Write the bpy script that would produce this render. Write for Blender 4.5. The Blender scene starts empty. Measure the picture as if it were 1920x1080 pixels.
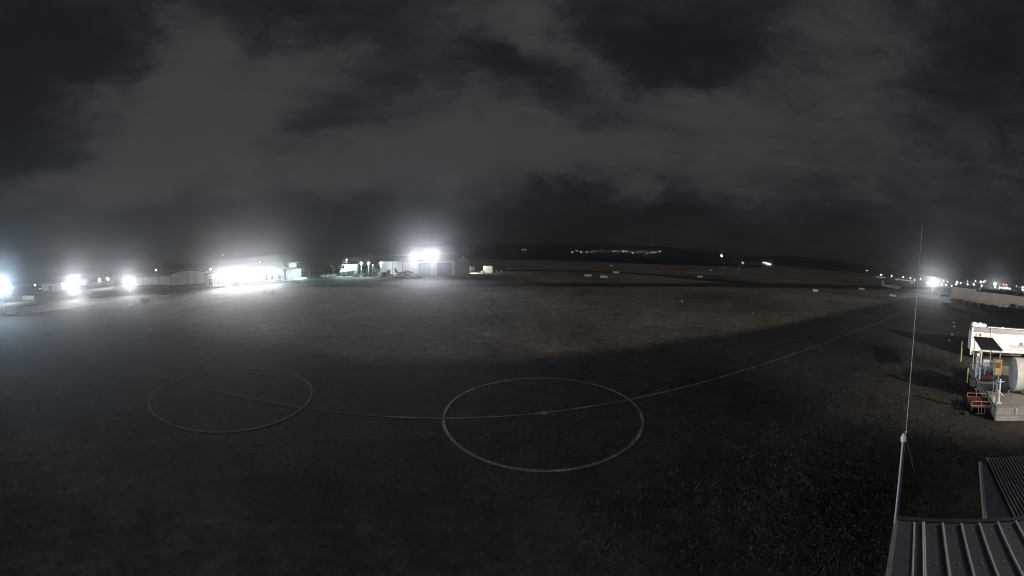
import bpy, bmesh, math, random
from mathutils import Vector, Matrix
R = math.radians
random.seed(7)
scn = bpy.context.scene
col = scn.collection

# ------------------------------------------------------------------ survey of the place
# The photograph is a stitched panorama (about 177 x 86 degrees) taken from a roof camera 9 m above
# an airfield.  Positions on the ground were surveyed from it with these few functions.
FOV, SV, PITCH, ROLL, H = 3.0875, 1.1801 * 611, R(5.296), R(-0.2085), 9.0
def ray(px, py):
    lon = (px - 960) / 1920 * FOV; lat = (540 - py) / SV
    x, y, z = math.sin(lon) * math.cos(lat), math.cos(lon) * math.cos(lat), math.sin(lat)
    c, s = math.cos(ROLL), math.sin(ROLL); x, z = x * c + z * s, -x * s + z * c
    c, s = math.cos(PITCH), math.sin(PITCH); y, z = y * c + z * s, -y * s + z * c
    return x, y, z
def gp(px, py, z=0.0):
    d = ray(px, py); t = (z - H) / d[2]; return d[0] * t, d[1] * t
def at(px, py, D):
    d = ray(px, py); r = math.hypot(d[0], d[1]); return d[0] / r * D, d[1] / r * D, H + d[2] / r * D
def gdist(px, py):
    return math.hypot(*gp(px, py))

# ------------------------------------------------------------------ materials
MATS = {}
def mat(name, c, rough=.7, metal=0, var=.15, scale=3, bump=0, spec=.4, detail=5):
    if name in MATS: return MATS[name]
    m = bpy.data.materials.new(name); m.use_nodes = True; nt = m.node_tree; N = nt.nodes; L = nt.links
    b = N['Principled BSDF']; b.inputs['Roughness'].default_value = rough; b.inputs['Metallic'].default_value = metal
    b.inputs['Specular IOR Level'].default_value = spec
    tc = N.new('ShaderNodeTexCoord'); n = N.new('ShaderNodeTexNoise'); n.inputs['Scale'].default_value = scale
    n.inputs['Detail'].default_value = detail; n.inputs['Roughness'].default_value = .65
    L.new(tc.outputs['Object'], n.inputs['Vector'])
    r = N.new('ShaderNodeValToRGB'); r.color_ramp.elements[0].position = .3; r.color_ramp.elements[1].position = .7
    r.color_ramp.elements[0].color = (*[x * (1 - var) for x in c], 1); r.color_ramp.elements[1].color = (*[min(1, x * (1 + var)) for x in c], 1)
    L.new(n.outputs['Fac'], r.inputs['Fac']); L.new(r.outputs['Color'], b.inputs['Base Color'])
    if bump:
        bn = N.new('ShaderNodeBump'); bn.inputs['Strength'].default_value = bump; L.new(n.outputs['Fac'], bn.inputs['Height']); L.new(bn.outputs['Normal'], b.inputs['Normal'])
    MATS[name] = m; return m
def ground_color(N, L, pos, c1, c2, s_big, s_small, c3=None, cracks=0):
    def noise(s, det=8, ro=.65):
        n = N.new('ShaderNodeTexNoise'); n.inputs['Scale'].default_value = s; n.inputs['Detail'].default_value = det
        n.inputs['Roughness'].default_value = ro; L.new(pos, n.inputs['Vector']); return n
    def rng(n, a, b, c, d):
        m = N.new('ShaderNodeMapRange'); m.inputs['From Min'].default_value = a; m.inputs['From Max'].default_value = b
        m.inputs['To Min'].default_value = c; m.inputs['To Max'].default_value = d; L.new(n, m.inputs['Value']); return m.outputs['Result']
    def mul(a, b):
        m = N.new('ShaderNodeMath'); m.operation = 'MULTIPLY'; L.new(a, m.inputs[0]); L.new(b, m.inputs[1]); return m.outputs[0]
    a, d, md = noise(s_big), noise(s_small, 6, .7), noise(s_big * 7.3, 7, .7)
    r = N.new('ShaderNodeValToRGB'); r.color_ramp.elements[0].position = .36; r.color_ramp.elements[1].position = .64
    r.color_ramp.elements[0].color = (*c1, 1); r.color_ramp.elements[1].color = (*c2, 1)
    if c3:
        e = r.color_ramp.elements.new(.5); e.color = (*c3, 1)
    L.new(a.outputs['Fac'], r.inputs['Fac'])
    f = mul(rng(d.outputs['Fac'], .3, .7, .5, 1.45), rng(md.outputs['Fac'], .32, .68, .6, 1.35))
    if cracks:
        for sc_, w_ in ((.16, .012), (.7, .03)):
            vo = N.new('ShaderNodeTexVoronoi'); vo.feature = 'DISTANCE_TO_EDGE'; vo.inputs['Scale'].default_value = sc_
            wn = noise(sc_ * 3, 4); vm = N.new('ShaderNodeVectorMath'); vm.operation = 'MULTIPLY_ADD'; L.new(wn.outputs['Color'], vm.inputs[0]); vm.inputs[1].default_value = (1.6 / sc_ * .3,) * 3; L.new(pos, vm.inputs[2])
            L.new(vm.outputs[0], vo.inputs['Vector']); f = mul(f, rng(vo.outputs['Distance'], 0, w_, 1 - cracks, 1))
    mx = N.new('ShaderNodeVectorMath'); mx.operation = 'SCALE'; L.new(r.outputs['Color'], mx.inputs[0]); L.new(f, mx.inputs['Scale'])
    return mx.outputs['Vector'], d.outputs['Fac']
def ground_mat(name, c1, c2, s_big, s_small, rough=.95, bump=.2, c3=None, spec=.2, cracks=0):
    m = bpy.data.materials.new(name); m.use_nodes = True; nt = m.node_tree; N = nt.nodes; L = nt.links
    b = N['Principled BSDF']; b.inputs['Roughness'].default_value = rough; b.inputs['Specular IOR Level'].default_value = spec
    g = N.new('ShaderNodeNewGeometry')
    c, d = ground_color(N, L, g.outputs['Position'], c1, c2, s_big, s_small, c3, cracks); L.new(c, b.inputs['Base Color'])
    bn = N.new('ShaderNodeBump'); bn.inputs['Strength'].default_value = bump; bn.inputs['Distance'].default_value = .1
    L.new(d, bn.inputs['Height']); L.new(bn.outputs['Normal'], b.inputs['Normal'])
    return m
def paint_mat(name, c, under, wear, scale=1.2):
    """worn paint: scuffed through to the asphalt where the noise says so"""
    m = bpy.data.materials.new(name); m.use_nodes = True; nt = m.node_tree; N = nt.nodes; L = nt.links
    b = N['Principled BSDF']; b.inputs['Roughness'].default_value = .8
    g = N.new('ShaderNodeNewGeometry'); f = None
    for s, lo, hi in ((scale, .5 - .25 * (1 - wear), .62), (scale * 14, .38, .6)):
        n = N.new('ShaderNodeTexNoise'); n.inputs['Scale'].default_value = s; n.inputs['Detail'].default_value = 7
        L.new(g.outputs['Position'], n.inputs['Vector'])
        mr = N.new('ShaderNodeMapRange'); mr.inputs['From Min'].default_value = lo - .12 * wear; mr.inputs['From Max'].default_value = hi
        mr.inputs['To Min'].default_value = 1; mr.inputs['To Max'].default_value = 1 - wear
        L.new(n.outputs['Fac'], mr.inputs['Value'])
        if f is None: f = mr.outputs['Result']
        else:
            mu = N.new('ShaderNodeMath'); mu.operation = 'MULTIPLY'; L.new(f, mu.inputs[0]); L.new(mr.outputs['Result'], mu.inputs[1]); f = mu.outputs[0]
    mx = N.new('ShaderNodeMix'); mx.data_type = 'RGBA'; mx.inputs['A'].default_value = (*under, 1); mx.inputs['B'].default_value = (*c, 1)
    L.new(f, mx.inputs['Factor']); L.new(mx.outputs['Result'], b.inputs['Base Color'])
    return m
def emat(name, c, s):
    if name in MATS: return MATS[name]
    m = bpy.data.materials.new(name); m.use_nodes = True; nt = m.node_tree
    b = nt.nodes['Principled BSDF']; b.inputs['Base Color'].default_value = (.5, .5, .5, 1)
    b.inputs['Emission Color'].default_value = (*c, 1); b.inputs['Emission Strength'].default_value = s
    m.cycles.emission_sampling = 'NONE'
    MATS[name] = m; return m

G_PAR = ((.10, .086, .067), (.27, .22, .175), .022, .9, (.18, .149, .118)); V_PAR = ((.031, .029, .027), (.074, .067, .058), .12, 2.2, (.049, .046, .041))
GRASS = ground_mat('dry_grass', *G_PAR[:4], c3=G_PAR[4])
ASPHALT = ground_mat('asphalt', (.030, .031, .033), (.052, .052, .053), .07, 3.5, rough=.9, bump=.15)
RUNWAY = ground_mat('runway_asphalt', (.030, .032, .036), (.050, .051, .055), .05, 1.5, rough=.9, bump=.1)
mat_main = ground_mat('apron_asphalt', (.028, .028, .029), (.058, .056, .053), .05, 2.5, rough=.9, bump=.15)
CONCRETE_G = ground_mat('apron_concrete', (.16, .155, .145), (.27, .26, .245), .06, 1.8, rough=.9, bump=.1)
HILL = ground_mat('forest_hill', (.012, .015, .010), (.035, .04, .028), .006, .05, bump=.2)
PAINT = paint_mat('white_paint', (.62, .61, .58), (.05, .05, .05), .75, .9)
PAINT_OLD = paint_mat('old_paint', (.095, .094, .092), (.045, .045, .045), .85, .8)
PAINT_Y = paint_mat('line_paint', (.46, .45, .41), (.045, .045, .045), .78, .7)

WALL = mat('pale_cladding', (.74, .72, .69), .6, scale=.25, var=.1)
WALLG = mat('grey_cladding', (.48, .47, .46), .6, scale=.3, var=.12)
WALLP = mat('cream_wall', (.66, .58, .51), .75, scale=.35, var=.12)
ROOF = mat('roof_sheet', (.16, .165, .17), .5, .3, scale=.4)
ROOFD = mat('dark_roof', (.07, .07, .075), .7, scale=.6)
DARK = mat('dark_trim', (.035, .035, .038), .6)
SEAM = mat('seam_strip', (.16, .16, .16), .7)
GALV = mat('galvanised', (.42, .43, .43), .45, .5, scale=8)
POLEW = mat('white_pole', (.62, .62, .60), .5, scale=6)
WHITE = mat('white_paintwork', (.72, .71, .69), .45, scale=1.5, var=.06)
CREAM = mat('tanker_white', (.72, .68, .62), .45, scale=.7, var=.10)
BLUEG = mat('blue_door', (.10, .13, .24), .4, scale=.5)
GLASS = mat('dark_glass', (.02, .025, .03), .08, spec=.6, var=.05)
TYRE = mat('tyre', (.02, .02, .02), .9)
CONC = mat('concrete_block', (.30, .285, .26), .9, scale=2.2, var=.25, bump=.15)
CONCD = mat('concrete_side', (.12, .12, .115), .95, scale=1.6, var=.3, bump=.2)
REDM = mat('red_oxide', (.17, .055, .045), .75, scale=6, var=.3)
REDP = mat('faded_red_rail', (.36, .22, .20), .6, scale=9, var=.15)
YEL = mat('yellow_paint', (.62, .42, .07), .5, scale=6)
YELP = mat('pale_yellow', (.42, .35, .18), .55, scale=6)
GREY = mat('machine_grey', (.22, .23, .24), .5, .2, scale=5)
LGREY = mat('light_grey', (.45, .45, .45), .5, scale=5)
PANEL = mat('panel_dark', (.045, .047, .05), .35, scale=4)
TRUNK = mat('bark', (.07, .055, .04), .95, scale=6, bump=.3)
LEAF = mat('leaf', (.045, .07, .035), .8, scale=.7, var=.5)
LEAFD = mat('scrub_leaf', (.04, .043, .03), .85, scale=2.5, var=.5)
DRYLEAF = mat('dry_stalk', (.075, .064, .050), .9, scale=1.2, var=.6)
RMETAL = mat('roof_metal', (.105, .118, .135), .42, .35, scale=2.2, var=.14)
RRIB = mat('lit_rib_metal', (.62, .63, .64), .40, .35, scale=5, var=.1)  # same metal as the sheet; light on the ribs put into the colour
FLASH = mat('roof_flashing', (.24, .25, .26), .5, .3, scale=5, var=.14)
INSUL = mat('porcelain', (.6, .6, .57), .3, scale=20)
LOGO = mat('logo_blue', (.05, .09, .20), .5)
INK = mat('lettering_ink', (.10, .085, .09), .6)

E_WHITE = emat('lamp_white', (.93, .96, 1), 60)
E_DOT = emat('lamp_far', (.86, .95, 1), 30)
E_DIM = emat('lamp_dim', (1, .95, .88), 7)
E_RED = emat('lamp_red', (1, .28, .22), 9)
E_BLUE = emat('lamp_blue', (.55, .68, 1), 30)
E_TEAL = emat('lamp_teal', (.65, .93, .98), 14)
E_WIN = emat('window_warm', (1, .72, .42), 1.1)
E_WINC = emat('window_cool', (.62, .9, .95), .5)
E_TOWN = emat('lamp_town', (1, .93, .84), 7)

# ------------------------------------------------------------------ mesh builder
class MB:
    def __init__(s): s.bm = bmesh.new()
    def _add(s, geom, M):
        bmesh.ops.transform(s.bm, matrix=M, verts=geom); return s
    def box(s, c, d, rot=(0, 0, 0), bev=0):
        r = bmesh.ops.create_cube(s.bm, size=1)['verts']
        bmesh.ops.scale(s.bm, vec=d, verts=r)
        if bev:
            es = list({e for v in r for e in v.link_edges})
            o = bmesh.ops.bevel(s.bm, geom=es, offset=bev, segments=2, affect='EDGES', profile=.5); r = list({v for f in o['faces'] for v in f.verts} | {v for v in r if v.is_valid})
        from mathutils import Euler
        s._add(r, Matrix.Translation(c) @ Euler(rot).to_matrix().to_4x4()); return s
    def tube(s, a, b, r0, r1=None, seg=10, caps=True):
        a, b = Vector(a), Vector(b); d = b - a; L = d.length
        if L < 1e-6: return s
        r = bmesh.ops.create_cone(s.bm, cap_ends=caps, segments=seg, radius1=r0, radius2=r0 if r1 is None else r1, depth=L)['verts']
        s._add(r, Matrix.Translation((a + b) / 2) @ d.to_track_quat('Z', 'Y').to_matrix().to_4x4()); return s
    def path(s, pts, r, seg=8):
        for a, b in zip(pts, pts[1:]): s.tube(a, b, r, seg=seg)
        for p in pts[1:-1]: s.ball(p, r * 1.02, 6, seg)
        return s
    def ball(s, c, r, u=8, v=10, sc=(1, 1, 1)):
        g = bmesh.ops.create_uvsphere(s.bm, u_segments=v, v_segments=u, radius=r)['verts']
        s._add(g, Matrix.Translation(c) @ Matrix.Diagonal((*sc, 1))); return s
    def poly(s, pts):
        s.bm.faces.new([s.bm.verts.new(p) for p in pts]); return s
    def prism(s, prof, y0, y1, axis='y'):
        """closed profile in (x,z) swept along y (or profile in (y,z) swept along x)"""
        f = (lambda p, t: (p[0], t, p[1])) if axis == 'y' else (lambda p, t: (t, p[0], p[1]))
        A = [s.bm.verts.new(f(p, y0)) for p in prof]; B = [s.bm.verts.new(f(p, y1)) for p in prof]
        n = len(prof); s.bm.faces.new(A); s.bm.faces.new(B[::-1])
        for i in range(n): s.bm.faces.new((A[i], A[(i + 1) % n], B[(i + 1) % n], B[i]))
        return s
    def loft(s, rings, cap=True):
        V = [[s.bm.verts.new(p) for p in r] for r in rings]; n = len(V[0])
        for a, b in zip(V, V[1:]):
            for i in range(n): s.bm.faces.new((a[i], a[(i + 1) % n], b[(i + 1) % n], b[i]))
        if cap: s.bm.faces.new(V[0]); s.bm.faces.new(V[-1][::-1])
        return s
    def build(s, name, m, parent=None, loc=(0, 0, 0), rz=0, smooth=False):
        bmesh.ops.recalc_face_normals(s.bm, faces=s.bm.faces)
        me = bpy.data.meshes.new(name); s.bm.to_mesh(me); s.bm.free(); me.materials.append(m)
        if smooth:
            for p in me.polygons: p.use_smooth = True
            try: me.set_sharp_from_angle(angle=R(35))
            except Exception: pass
        o = bpy.data.objects.new(name, me); col.objects.link(o); o.location = loc; o.rotation_euler = (0, 0, rz)
        if parent: o.parent = parent
        return o
def tag(o, label=None, cat=None, group=None, kind=None):
    if label: o['label'] = label
    if cat: o['category'] = cat
    if group: o['group'] = group
    if kind: o['kind'] = kind
    return o
def thing(name, label, cat, loc=(0, 0, 0), rz=0, group=None):
    o = bpy.data.objects.new(name, None); col.objects.link(o); o.location = loc; o.rotation_euler = (0, 0, rz)
    o.empty_display_size = .3
    return tag(o, label, cat, group)
def kids(o): return [c for c in bpy.data.objects if c.parent == o]
def copy_thing(o, loc, rz, label, group=None, scale=None):
    r = o.copy(); col.objects.link(r); r.location = loc; r.rotation_euler = (0, 0, rz); r['label'] = label
    if group: r['group'] = group
    if scale: r.scale = (scale,) * 3
    for c in kids(o):
        d = c.copy(); col.objects.link(d); d.parent = r
        for g in kids(c):
            e = g.copy(); col.objects.link(e); e.parent = d
    return r
def sheet(name, pts, z, m, label=None):
    mb = MB(); mb.poly([(p[0], p[1], z) for p in pts]); o = mb.build(name, m); o['kind'] = 'structure'
    if label: o['label'] = label
    return o
def strips(name, lines, z, w, m, closed=False):
    mb = MB()
    for pts in lines:
        n = len(pts); L = []; Rr = []
        for i, p in enumerate(pts):
            a = pts[(i - 1) % n] if (closed or i) else p; b = pts[(i + 1) % n] if (closed or i < n - 1) else p
            d = Vector((b[0] - a[0], b[1] - a[1])).normalized(); nx, ny = -d.y, d.x
            L.append(mb.bm.verts.new((p[0] + nx * w / 2, p[1] + ny * w / 2, z))); Rr.append(mb.bm.verts.new((p[0] - nx * w / 2, p[1] - ny * w / 2, z)))
        for i in range(n if closed else n - 1):
            j = (i + 1) % n; mb.bm.faces.new((L[i], Rr[i], Rr[j], L[j]))
    o = mb.build(name, m); o['kind'] = 'structure'; return o
def lamp(parent, loc, power, color=(.9, .95, 1), r=.25, spot=None):
    l = bpy.data.lights.new('lamp_light', 'SPOT' if spot else 'POINT'); l.energy = power; l.color = color; l.shadow_soft_size = r
    o = bpy.data.objects.new('lamp_light', l); col.objects.link(o); o.location = loc; o.parent = parent
    if spot:
        l.spot_size = R(spot[0]); l.spot_blend = 1 if spot[0] > 100 else .5; o.rotation_euler = Vector(spot[1]).to_track_quat('-Z', 'Y').to_euler()
    return o

# ------------------------------------------------------------------ ground, runway, aprons
RS = 2900
sheet('ground', [(RS * math.cos(i / 48 * 2 * math.pi), RS * math.sin(i / 48 * 2 * math.pi)) for i in range(48)], 0, GRASS)
TH = .1736; tx, ty = math.cos(TH), math.sin(TH); nx_, ny_ = -ty, tx
def tw(s, t):  # taxiway coordinates: along, across (0 = centre line, + = away from camera)
    o = (-19.6 * -math.sin(TH), 19.6 * math.cos(TH)); o = (3.4 - 3.4, 19.6 / math.cos(TH))
    return o[0] + tx * s + nx_ * t, o[1] + ty * s + ny_ * t
def rag(x, k):   # ragged edge: a few octaves
    return sum(a * math.sin(x * f + k * (n + 1) * 1.7) for n, (f, a) in enumerate(((.13, .5), (.37, .32), (.9, .2), (1.9, .16), (4.1, .1), (7.7, .06))))
edge = [tw(-110 + i * 2, 19 + max(0, 96 - i * 2) * .55) for i in range(0, 141)]
low = [tw(170 - i * 2, -15) for i in range(0, 141)]
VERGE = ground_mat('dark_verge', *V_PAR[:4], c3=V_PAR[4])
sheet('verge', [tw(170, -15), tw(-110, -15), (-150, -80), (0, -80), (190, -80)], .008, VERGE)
# the taxiway: asphalt that breaks up into the grass over a few metres at both edges
m = bpy.data.materials.new('taxiway_asphalt'); m.use_nodes = True; nt = m.node_tree; N = nt.nodes; L = nt.links; b = N['Principled BSDF']; b.inputs['Roughness'].default_value = .92; b.inputs['Specular IOR Level'].default_value = .2
g = N.new('ShaderNodeNewGeometry'); pos = g.outputs['Position']
ca, da = ground_color(N, L, pos, (.026, .027, .029), (.046, .046, .047), .07, 3.5, None, .45)
cg, dg = ground_color(N, L, pos, *G_PAR); cv, dv0 = ground_color(N, L, pos, *V_PAR)
def M2(op, a, b=None, c=None):
    n = N.new('ShaderNodeMath'); n.operation = op
    for i_, v in enumerate((a, b, c)):
        if v is None: continue
        if isinstance(v, (int, float)): n.inputs[i_].default_value = v
        else: L.new(v, n.inputs[i_])
    return n.outputs[0]
sp = N.new('ShaderNodeSeparateXYZ'); L.new(pos, sp.inputs[0]); oy = 19.6 / math.cos(TH)
along = M2('ADD', M2('MULTIPLY', sp.outputs[0], tx), M2('MULTIPLY', M2('SUBTRACT', sp.outputs[1], oy), ty))
across = M2('ADD', M2('MULTIPLY', sp.outputs[0], nx_), M2('MULTIPLY', M2('SUBTRACT', sp.outputs[1], oy), ny_))
def ns(sc_, det):
    n = N.new('ShaderNodeTexNoise'); n.inputs['Scale'].default_value = sc_; n.inputs['Detail'].default_value = det; n.inputs['Roughness'].default_value = .7; L.new(pos, n.inputs['Vector']); return M2('SUBTRACT', n.outputs['Fac'], .5)
wob = M2('ADD', M2('MULTIPLY', ns(.3, 9), 5.5), M2('MULTIPLY', ns(.05, 4), 3))
left = M2('MAXIMUM', M2('SUBTRACT', -14.0, along), 0.0)
mr = N.new('ShaderNodeMapRange'); mr.interpolation_type = 'SMOOTHSTEP'; L.new(M2('ADD', across, wob), mr.inputs['Value'])
L.new(M2('ADD', M2('MULTIPLY', left, .12), 9.6), mr.inputs['From Min']); L.new(M2('ADD', M2('MULTIPLY', left, .45), 14.5), mr.inputs['From Max'])
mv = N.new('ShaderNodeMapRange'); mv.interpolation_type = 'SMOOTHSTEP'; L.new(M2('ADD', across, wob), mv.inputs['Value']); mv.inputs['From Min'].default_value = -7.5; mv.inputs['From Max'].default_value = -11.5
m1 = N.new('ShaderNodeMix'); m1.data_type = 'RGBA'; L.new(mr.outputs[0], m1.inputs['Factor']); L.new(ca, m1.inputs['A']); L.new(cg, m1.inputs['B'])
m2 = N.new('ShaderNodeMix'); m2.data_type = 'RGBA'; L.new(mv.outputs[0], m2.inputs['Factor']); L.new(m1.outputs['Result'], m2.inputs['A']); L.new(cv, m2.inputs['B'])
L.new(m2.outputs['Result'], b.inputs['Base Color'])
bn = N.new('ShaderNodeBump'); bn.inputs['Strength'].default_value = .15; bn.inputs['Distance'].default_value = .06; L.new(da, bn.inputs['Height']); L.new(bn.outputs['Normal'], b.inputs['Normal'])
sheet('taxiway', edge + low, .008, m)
sheet('runway', [(-420, 97), (-60, 96.5), (0, 99.5), (60, 103), (120, 102), (175, 99), (420, 92), (420, 122), (155, 126), (110, 124), (60, 117), (0, 112.5), (-60, 107), (-420, 108)], .012, RUNWAY)
sheet('taxiway_far', [(-300, 200), (0, 189), (43, 184), (74, 166), (85, 141), (95, 118), (124, 118), (114, 138), (95, 156), (82, 178), (52, 198), (0, 202), (-300, 214)], .010, RUNWAY)
sheet('apron_right', [gp(1690, 566), gp(1768, 574.5), gp(1850, 581), gp(1917, 585), (250, -10), (170, -60), (100, -40), gp(1906, 608.8), gp(1815, 600.8), gp(1729, 592), gp(1690, 588)], .018, ASPHALT)
# lit concrete in front of the terminal and of the hangars
sheet('apron_terminal', [gp(388, 546), gp(440, 546), gp(520, 541), gp(640, 529), gp(720, 523), gp(845, 520.5), gp(882, 517), (-24, 175), (-70, 165), (-90, 160), (-130, 150), (-175, 130), (-185, 105), (-150, 80)], .016, CONCRETE_G)
sheet('apron_beyond', [gp(882, 515.5), gp(930, 513.5), gp(965, 511.3), gp(965, 508.5), gp(930, 508), gp(883, 508)], .020, CONCRETE_G)
sheet('road', [gp(145, 550), gp(200, 541), gp(262, 535.5), gp(320, 541), gp(388, 537), gp(388, 533.5), gp(320, 538.5), gp(262, 533), gp(200, 537), gp(145, 544)], .022, CONCRETE_G)
# water: lagoon behind the airfield
wl = [at(px, 540, D)[:2] for px, D in [(860, 560), (960, 470), (1060, 440), (1160, 430), (1260, 450), (1340, 520), (1420, 700), (1440, 1500), (1300, 2150), (1100, 2250), (900, 2200), (800, 1500)]]
sheet('water', wl, .05, mat('lagoon_water', (.008, .011, .013), .6, spec=.15, scale=.02, var=.1))

# painted lines
strips('painted_circle', [[(2.0 + 6.24 * math.cos(a / 96 * 2 * math.pi), 20.24 + 6.24 * math.sin(a / 96 * 2 * math.pi)) for a in range(96)]], .014, .19, PAINT_Y, True)
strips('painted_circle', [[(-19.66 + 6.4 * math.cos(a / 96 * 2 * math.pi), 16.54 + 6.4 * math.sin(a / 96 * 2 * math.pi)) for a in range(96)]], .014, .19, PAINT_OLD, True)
cl = [tw(s, 0) for s in range(-28, 76, 2)]
strips('taxiway_line', [cl[10:] + [gp(1693.6, 582.5), gp(1696, 580), gp(1684, 574)]], .014, .15, PAINT_Y)
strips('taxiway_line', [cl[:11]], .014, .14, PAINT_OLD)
a, b = gp(1016, 772), gp(1023.5, 777.5)
strips('taxiway_line', [[a, b]], .019, .30, PAINT)
strips('runway_line', [[gp(912, 567), gp(942, 595)], [gp(922, 595), gp(958, 631)]], .02, .3, PAINT_Y)
strips('runway_line', [[gp(735, 540.5), gp(815, 538.2)], [gp(755, 543), gp(814, 541)], [gp(950, 535.6), gp(1009, 533)], [gp(984, 537.6), gp(1021, 536.3)]], .03, 1.0, PAINT)
strips('apron_line', [[gp(1729, 590.5), gp(1780, 595), gp(1864, 597.5)], [gp(1822, 583), gp(1864, 597)], [gp(1890, 588), gp(1913, 598.5)],
                      [gp(1648, 572), gp(1682, 564.5)], [gp(1692, 573), gp(1704, 570)], [gp(1696, 575), gp(1712, 578.5)], [gp(1760, 580), gp(1830, 588.5)]], .03, .3, PAINT_Y)

# ------------------------------------------------------------------ hills
def ridge_y(px):
    P = [(-400, 560), (0, 530), (100, 519), (300, 498), (480, 481), (700, 466), (850, 460), (960, 458), (1100, 457), (1200, 460), (1250, 463), (1340, 474), (1400, 477.5), (1500, 482), (1560, 487), (1620, 497), (1660, 504), (1720, 514), (1760, 521), (1840, 531), (1920, 541), (2400, 600)]
    for (a, ya), (b, yb) in zip(P, P[1:]):
        if px <= b: return ya + (yb - ya) * (px - a) / (b - a)
    return 600
mb = MB(); rows = []
for k, (D, f) in enumerate([(2120, -.02), (2220, .32), (2330, .62), (2450, .86), (2560, 1.0), (2700, .8), (2850, -.02)]):
    row = []
    for i in range(0, 281):
        px = -40 + i * 2000 / 280
        x, y, z = at(px, ridge_y(px), 2560); z = max(z, 4)
        z += (random.uniform(-1, 1) * 1.6 + 3.0 * math.sin(i * .37 + k) + 1.6 * math.sin(i * .9)) * (f > 0)
        q = D / 2560; row.append(mb.bm.verts.new((x * q, y * q, z * f + (2.5 * math.sin(i * .5 + k * 2) * (0 < f < 1)))))
    rows.append(row)
for A, B in zip(rows, rows[1:]):
    for i in range(280): mb.bm.faces.new((A[i], A[i + 1], B[i + 1], B[i]))
hl = mb.build('hills', HILL, smooth=True); hl['kind'] = 'structure'

# ------------------------------------------------------------------ lamps
def face(px):  # unit vector from a place towards the middle of the field
    x, y, _ = ray(px, 540); r = math.hypot(x, y); return Vector((-x / r, -y / r, 0))
def floodlight(px, py, D, power, label, color=(.9, .95, 1), cat='floodlight', group=None, size=.55, em=None, pole=True, heads=1, tilt=0):
    x, y, z = at(px, py, D); f = face(px); rz = math.atan2(f.y, f.x)
    t = thing('floodlight_mast' if pole else 'wall_floodlight', label, cat, (x, y, 0 if pole else z), rz, group)
    zz = z if pole else 0
    if pole:
        MB().tube((-.25, 0, 0), (-.25, 0, zz + .2), .12, .07).build('pole', POLEW, t, smooth=True)
        MB().box((-.25, 0, .1), (.5, .5, .2)).build('base', CONC, t)
    for k in range(heads):
        yy = (k - (heads - 1) / 2) * size * 1.6
        hs = MB().prism([(-.2, -size * .5), (.1, -size * .62), (.16, -size * .55), (.16, size * .55), (.1, size * .62), (-.2, size * .38)], -size * .6 + yy, size * .6 + yy).build('lamp_housing', GALV, t, (0, 0, zz))
        MB().tube((.15, yy, 0), (.19, yy, 0), size * .5, seg=16).build('lamp_lens', em or E_WHITE, hs)
    if power: lamp(t, (.55, 0, zz), power, color, .2, spot=None if cat == 'lamp post' else (115, (1, 0, .6)))
    return t
def dot_lamp(px, py, D, label, em=E_DOT, size=None, power=0, group=None, px_size=1.0, color=(.9, .95, 1), name='street_lamp', pole=True):
    x, y, z = at(px, py, D); s = size or px_size * D / 660
    t = thing(name, label, 'street lamp', (x, y, 0), math.atan2(-y, -x), group)
    if pole: MB().tube((-s * .3 - .12, 0, 0), (-s * .3 - .12, 0, z + s * .3), .1, .07, seg=6).build('pole', GALV, t)
    MB().ball((0, 0, z), s / 2, 6, 8).build('lantern', em, t)
    if power: lamp(t, (.3 + s, 0, z), power, color, .2)
    return t

GL = 7.0   # overall lamp gain
# far left
floodlight(1, 536, 130, 26000 * GL, 'big blue-white floodlight mast at the left edge of the photo', (.62, .82, 1), em=emat('lamp_cold', (.75, .9, 1), 60), size=1.4)
dot_lamp(18, 543, 185, 'large round white lamp just right of the left-edge floodlight, above the low white wall', E_WHITE, px_size=4.5, power=1200 * GL)
dot_lamp(66, 535, 330, 'small white lamp left of the pale rectangular shed', E_DOT, px_size=2.2)
dot_lamp(75, 541.5, 300, 'faint dim lamp beside the left end of the pale rectangular shed', E_DIM, px_size=1.2)
floodlight(138, 534.5, 175, 27000 * GL, 'brilliant floodlight mast right beside the pale rectangular shed', size=1.1)
dot_lamp(145, 526, 250, 'small lamp just above right of the floodlight near the pale shed', E_DOT, px_size=1.6)
dot_lamp(186.5, 525, 250, 'left one of the pair of sparkling lamps between the two left floodlights', E_WHITE, px_size=3.2, power=900 * GL)
dot_lamp(202, 523, 250, 'right one of the pair of sparkling lamps between the two left floodlights', E_WHITE, px_size=3.0, power=900 * GL)
floodlight(242, 530, 160, 14000 * GL, 'brilliant floodlight mast at the left end of the long grey shed', size=1.2)
dot_lamp(292, 506, 250, 'small lamp on a thin pole behind the long grey shed', E_DOT, px_size=2.0)
dot_lamp(394.5, 505, 215, 'upper small lamp right of the curved-roof hangar', E_DOT, px_size=2.2)
dot_lamp(390.5, 514, 200, 'lower small lamp right of the curved-roof hangar', E_DOT, px_size=1.5)
dot_lamp(418, 478, 420, 'tiny orange beacon high above the terminal floodlights', emat('lamp_orange', (1, .62, .4), 8), px_size=1.2)
dot_lamp(487.5, 491.5, 420, 'tiny dim beacon above the middle of the terminal roof', E_DIM, px_size=1.2)
five = ['first of the five terminal floodlights counted from the left, beside the hangar', 'second of the five terminal floodlights counted from the left', 'middle one of the five terminal floodlights',
        'fourth of the five terminal floodlights counted from the left', 'last of the five terminal floodlights, next to the teal-lit terminal end']
for (px, py, D, pw), lb in zip([(411, 523, 151.2, 8000), (430, 519.5, 152.6, 8700), (454, 517, 154.2, 9600), (480, 515, 156.0, 10500), (508, 513.5, 158.0, 10000)], five):
    floodlight(px, py, D, pw * GL, lb, (.97, .97, 1), group='floodlights along the terminal front', size=1.35, pole=False)
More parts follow.
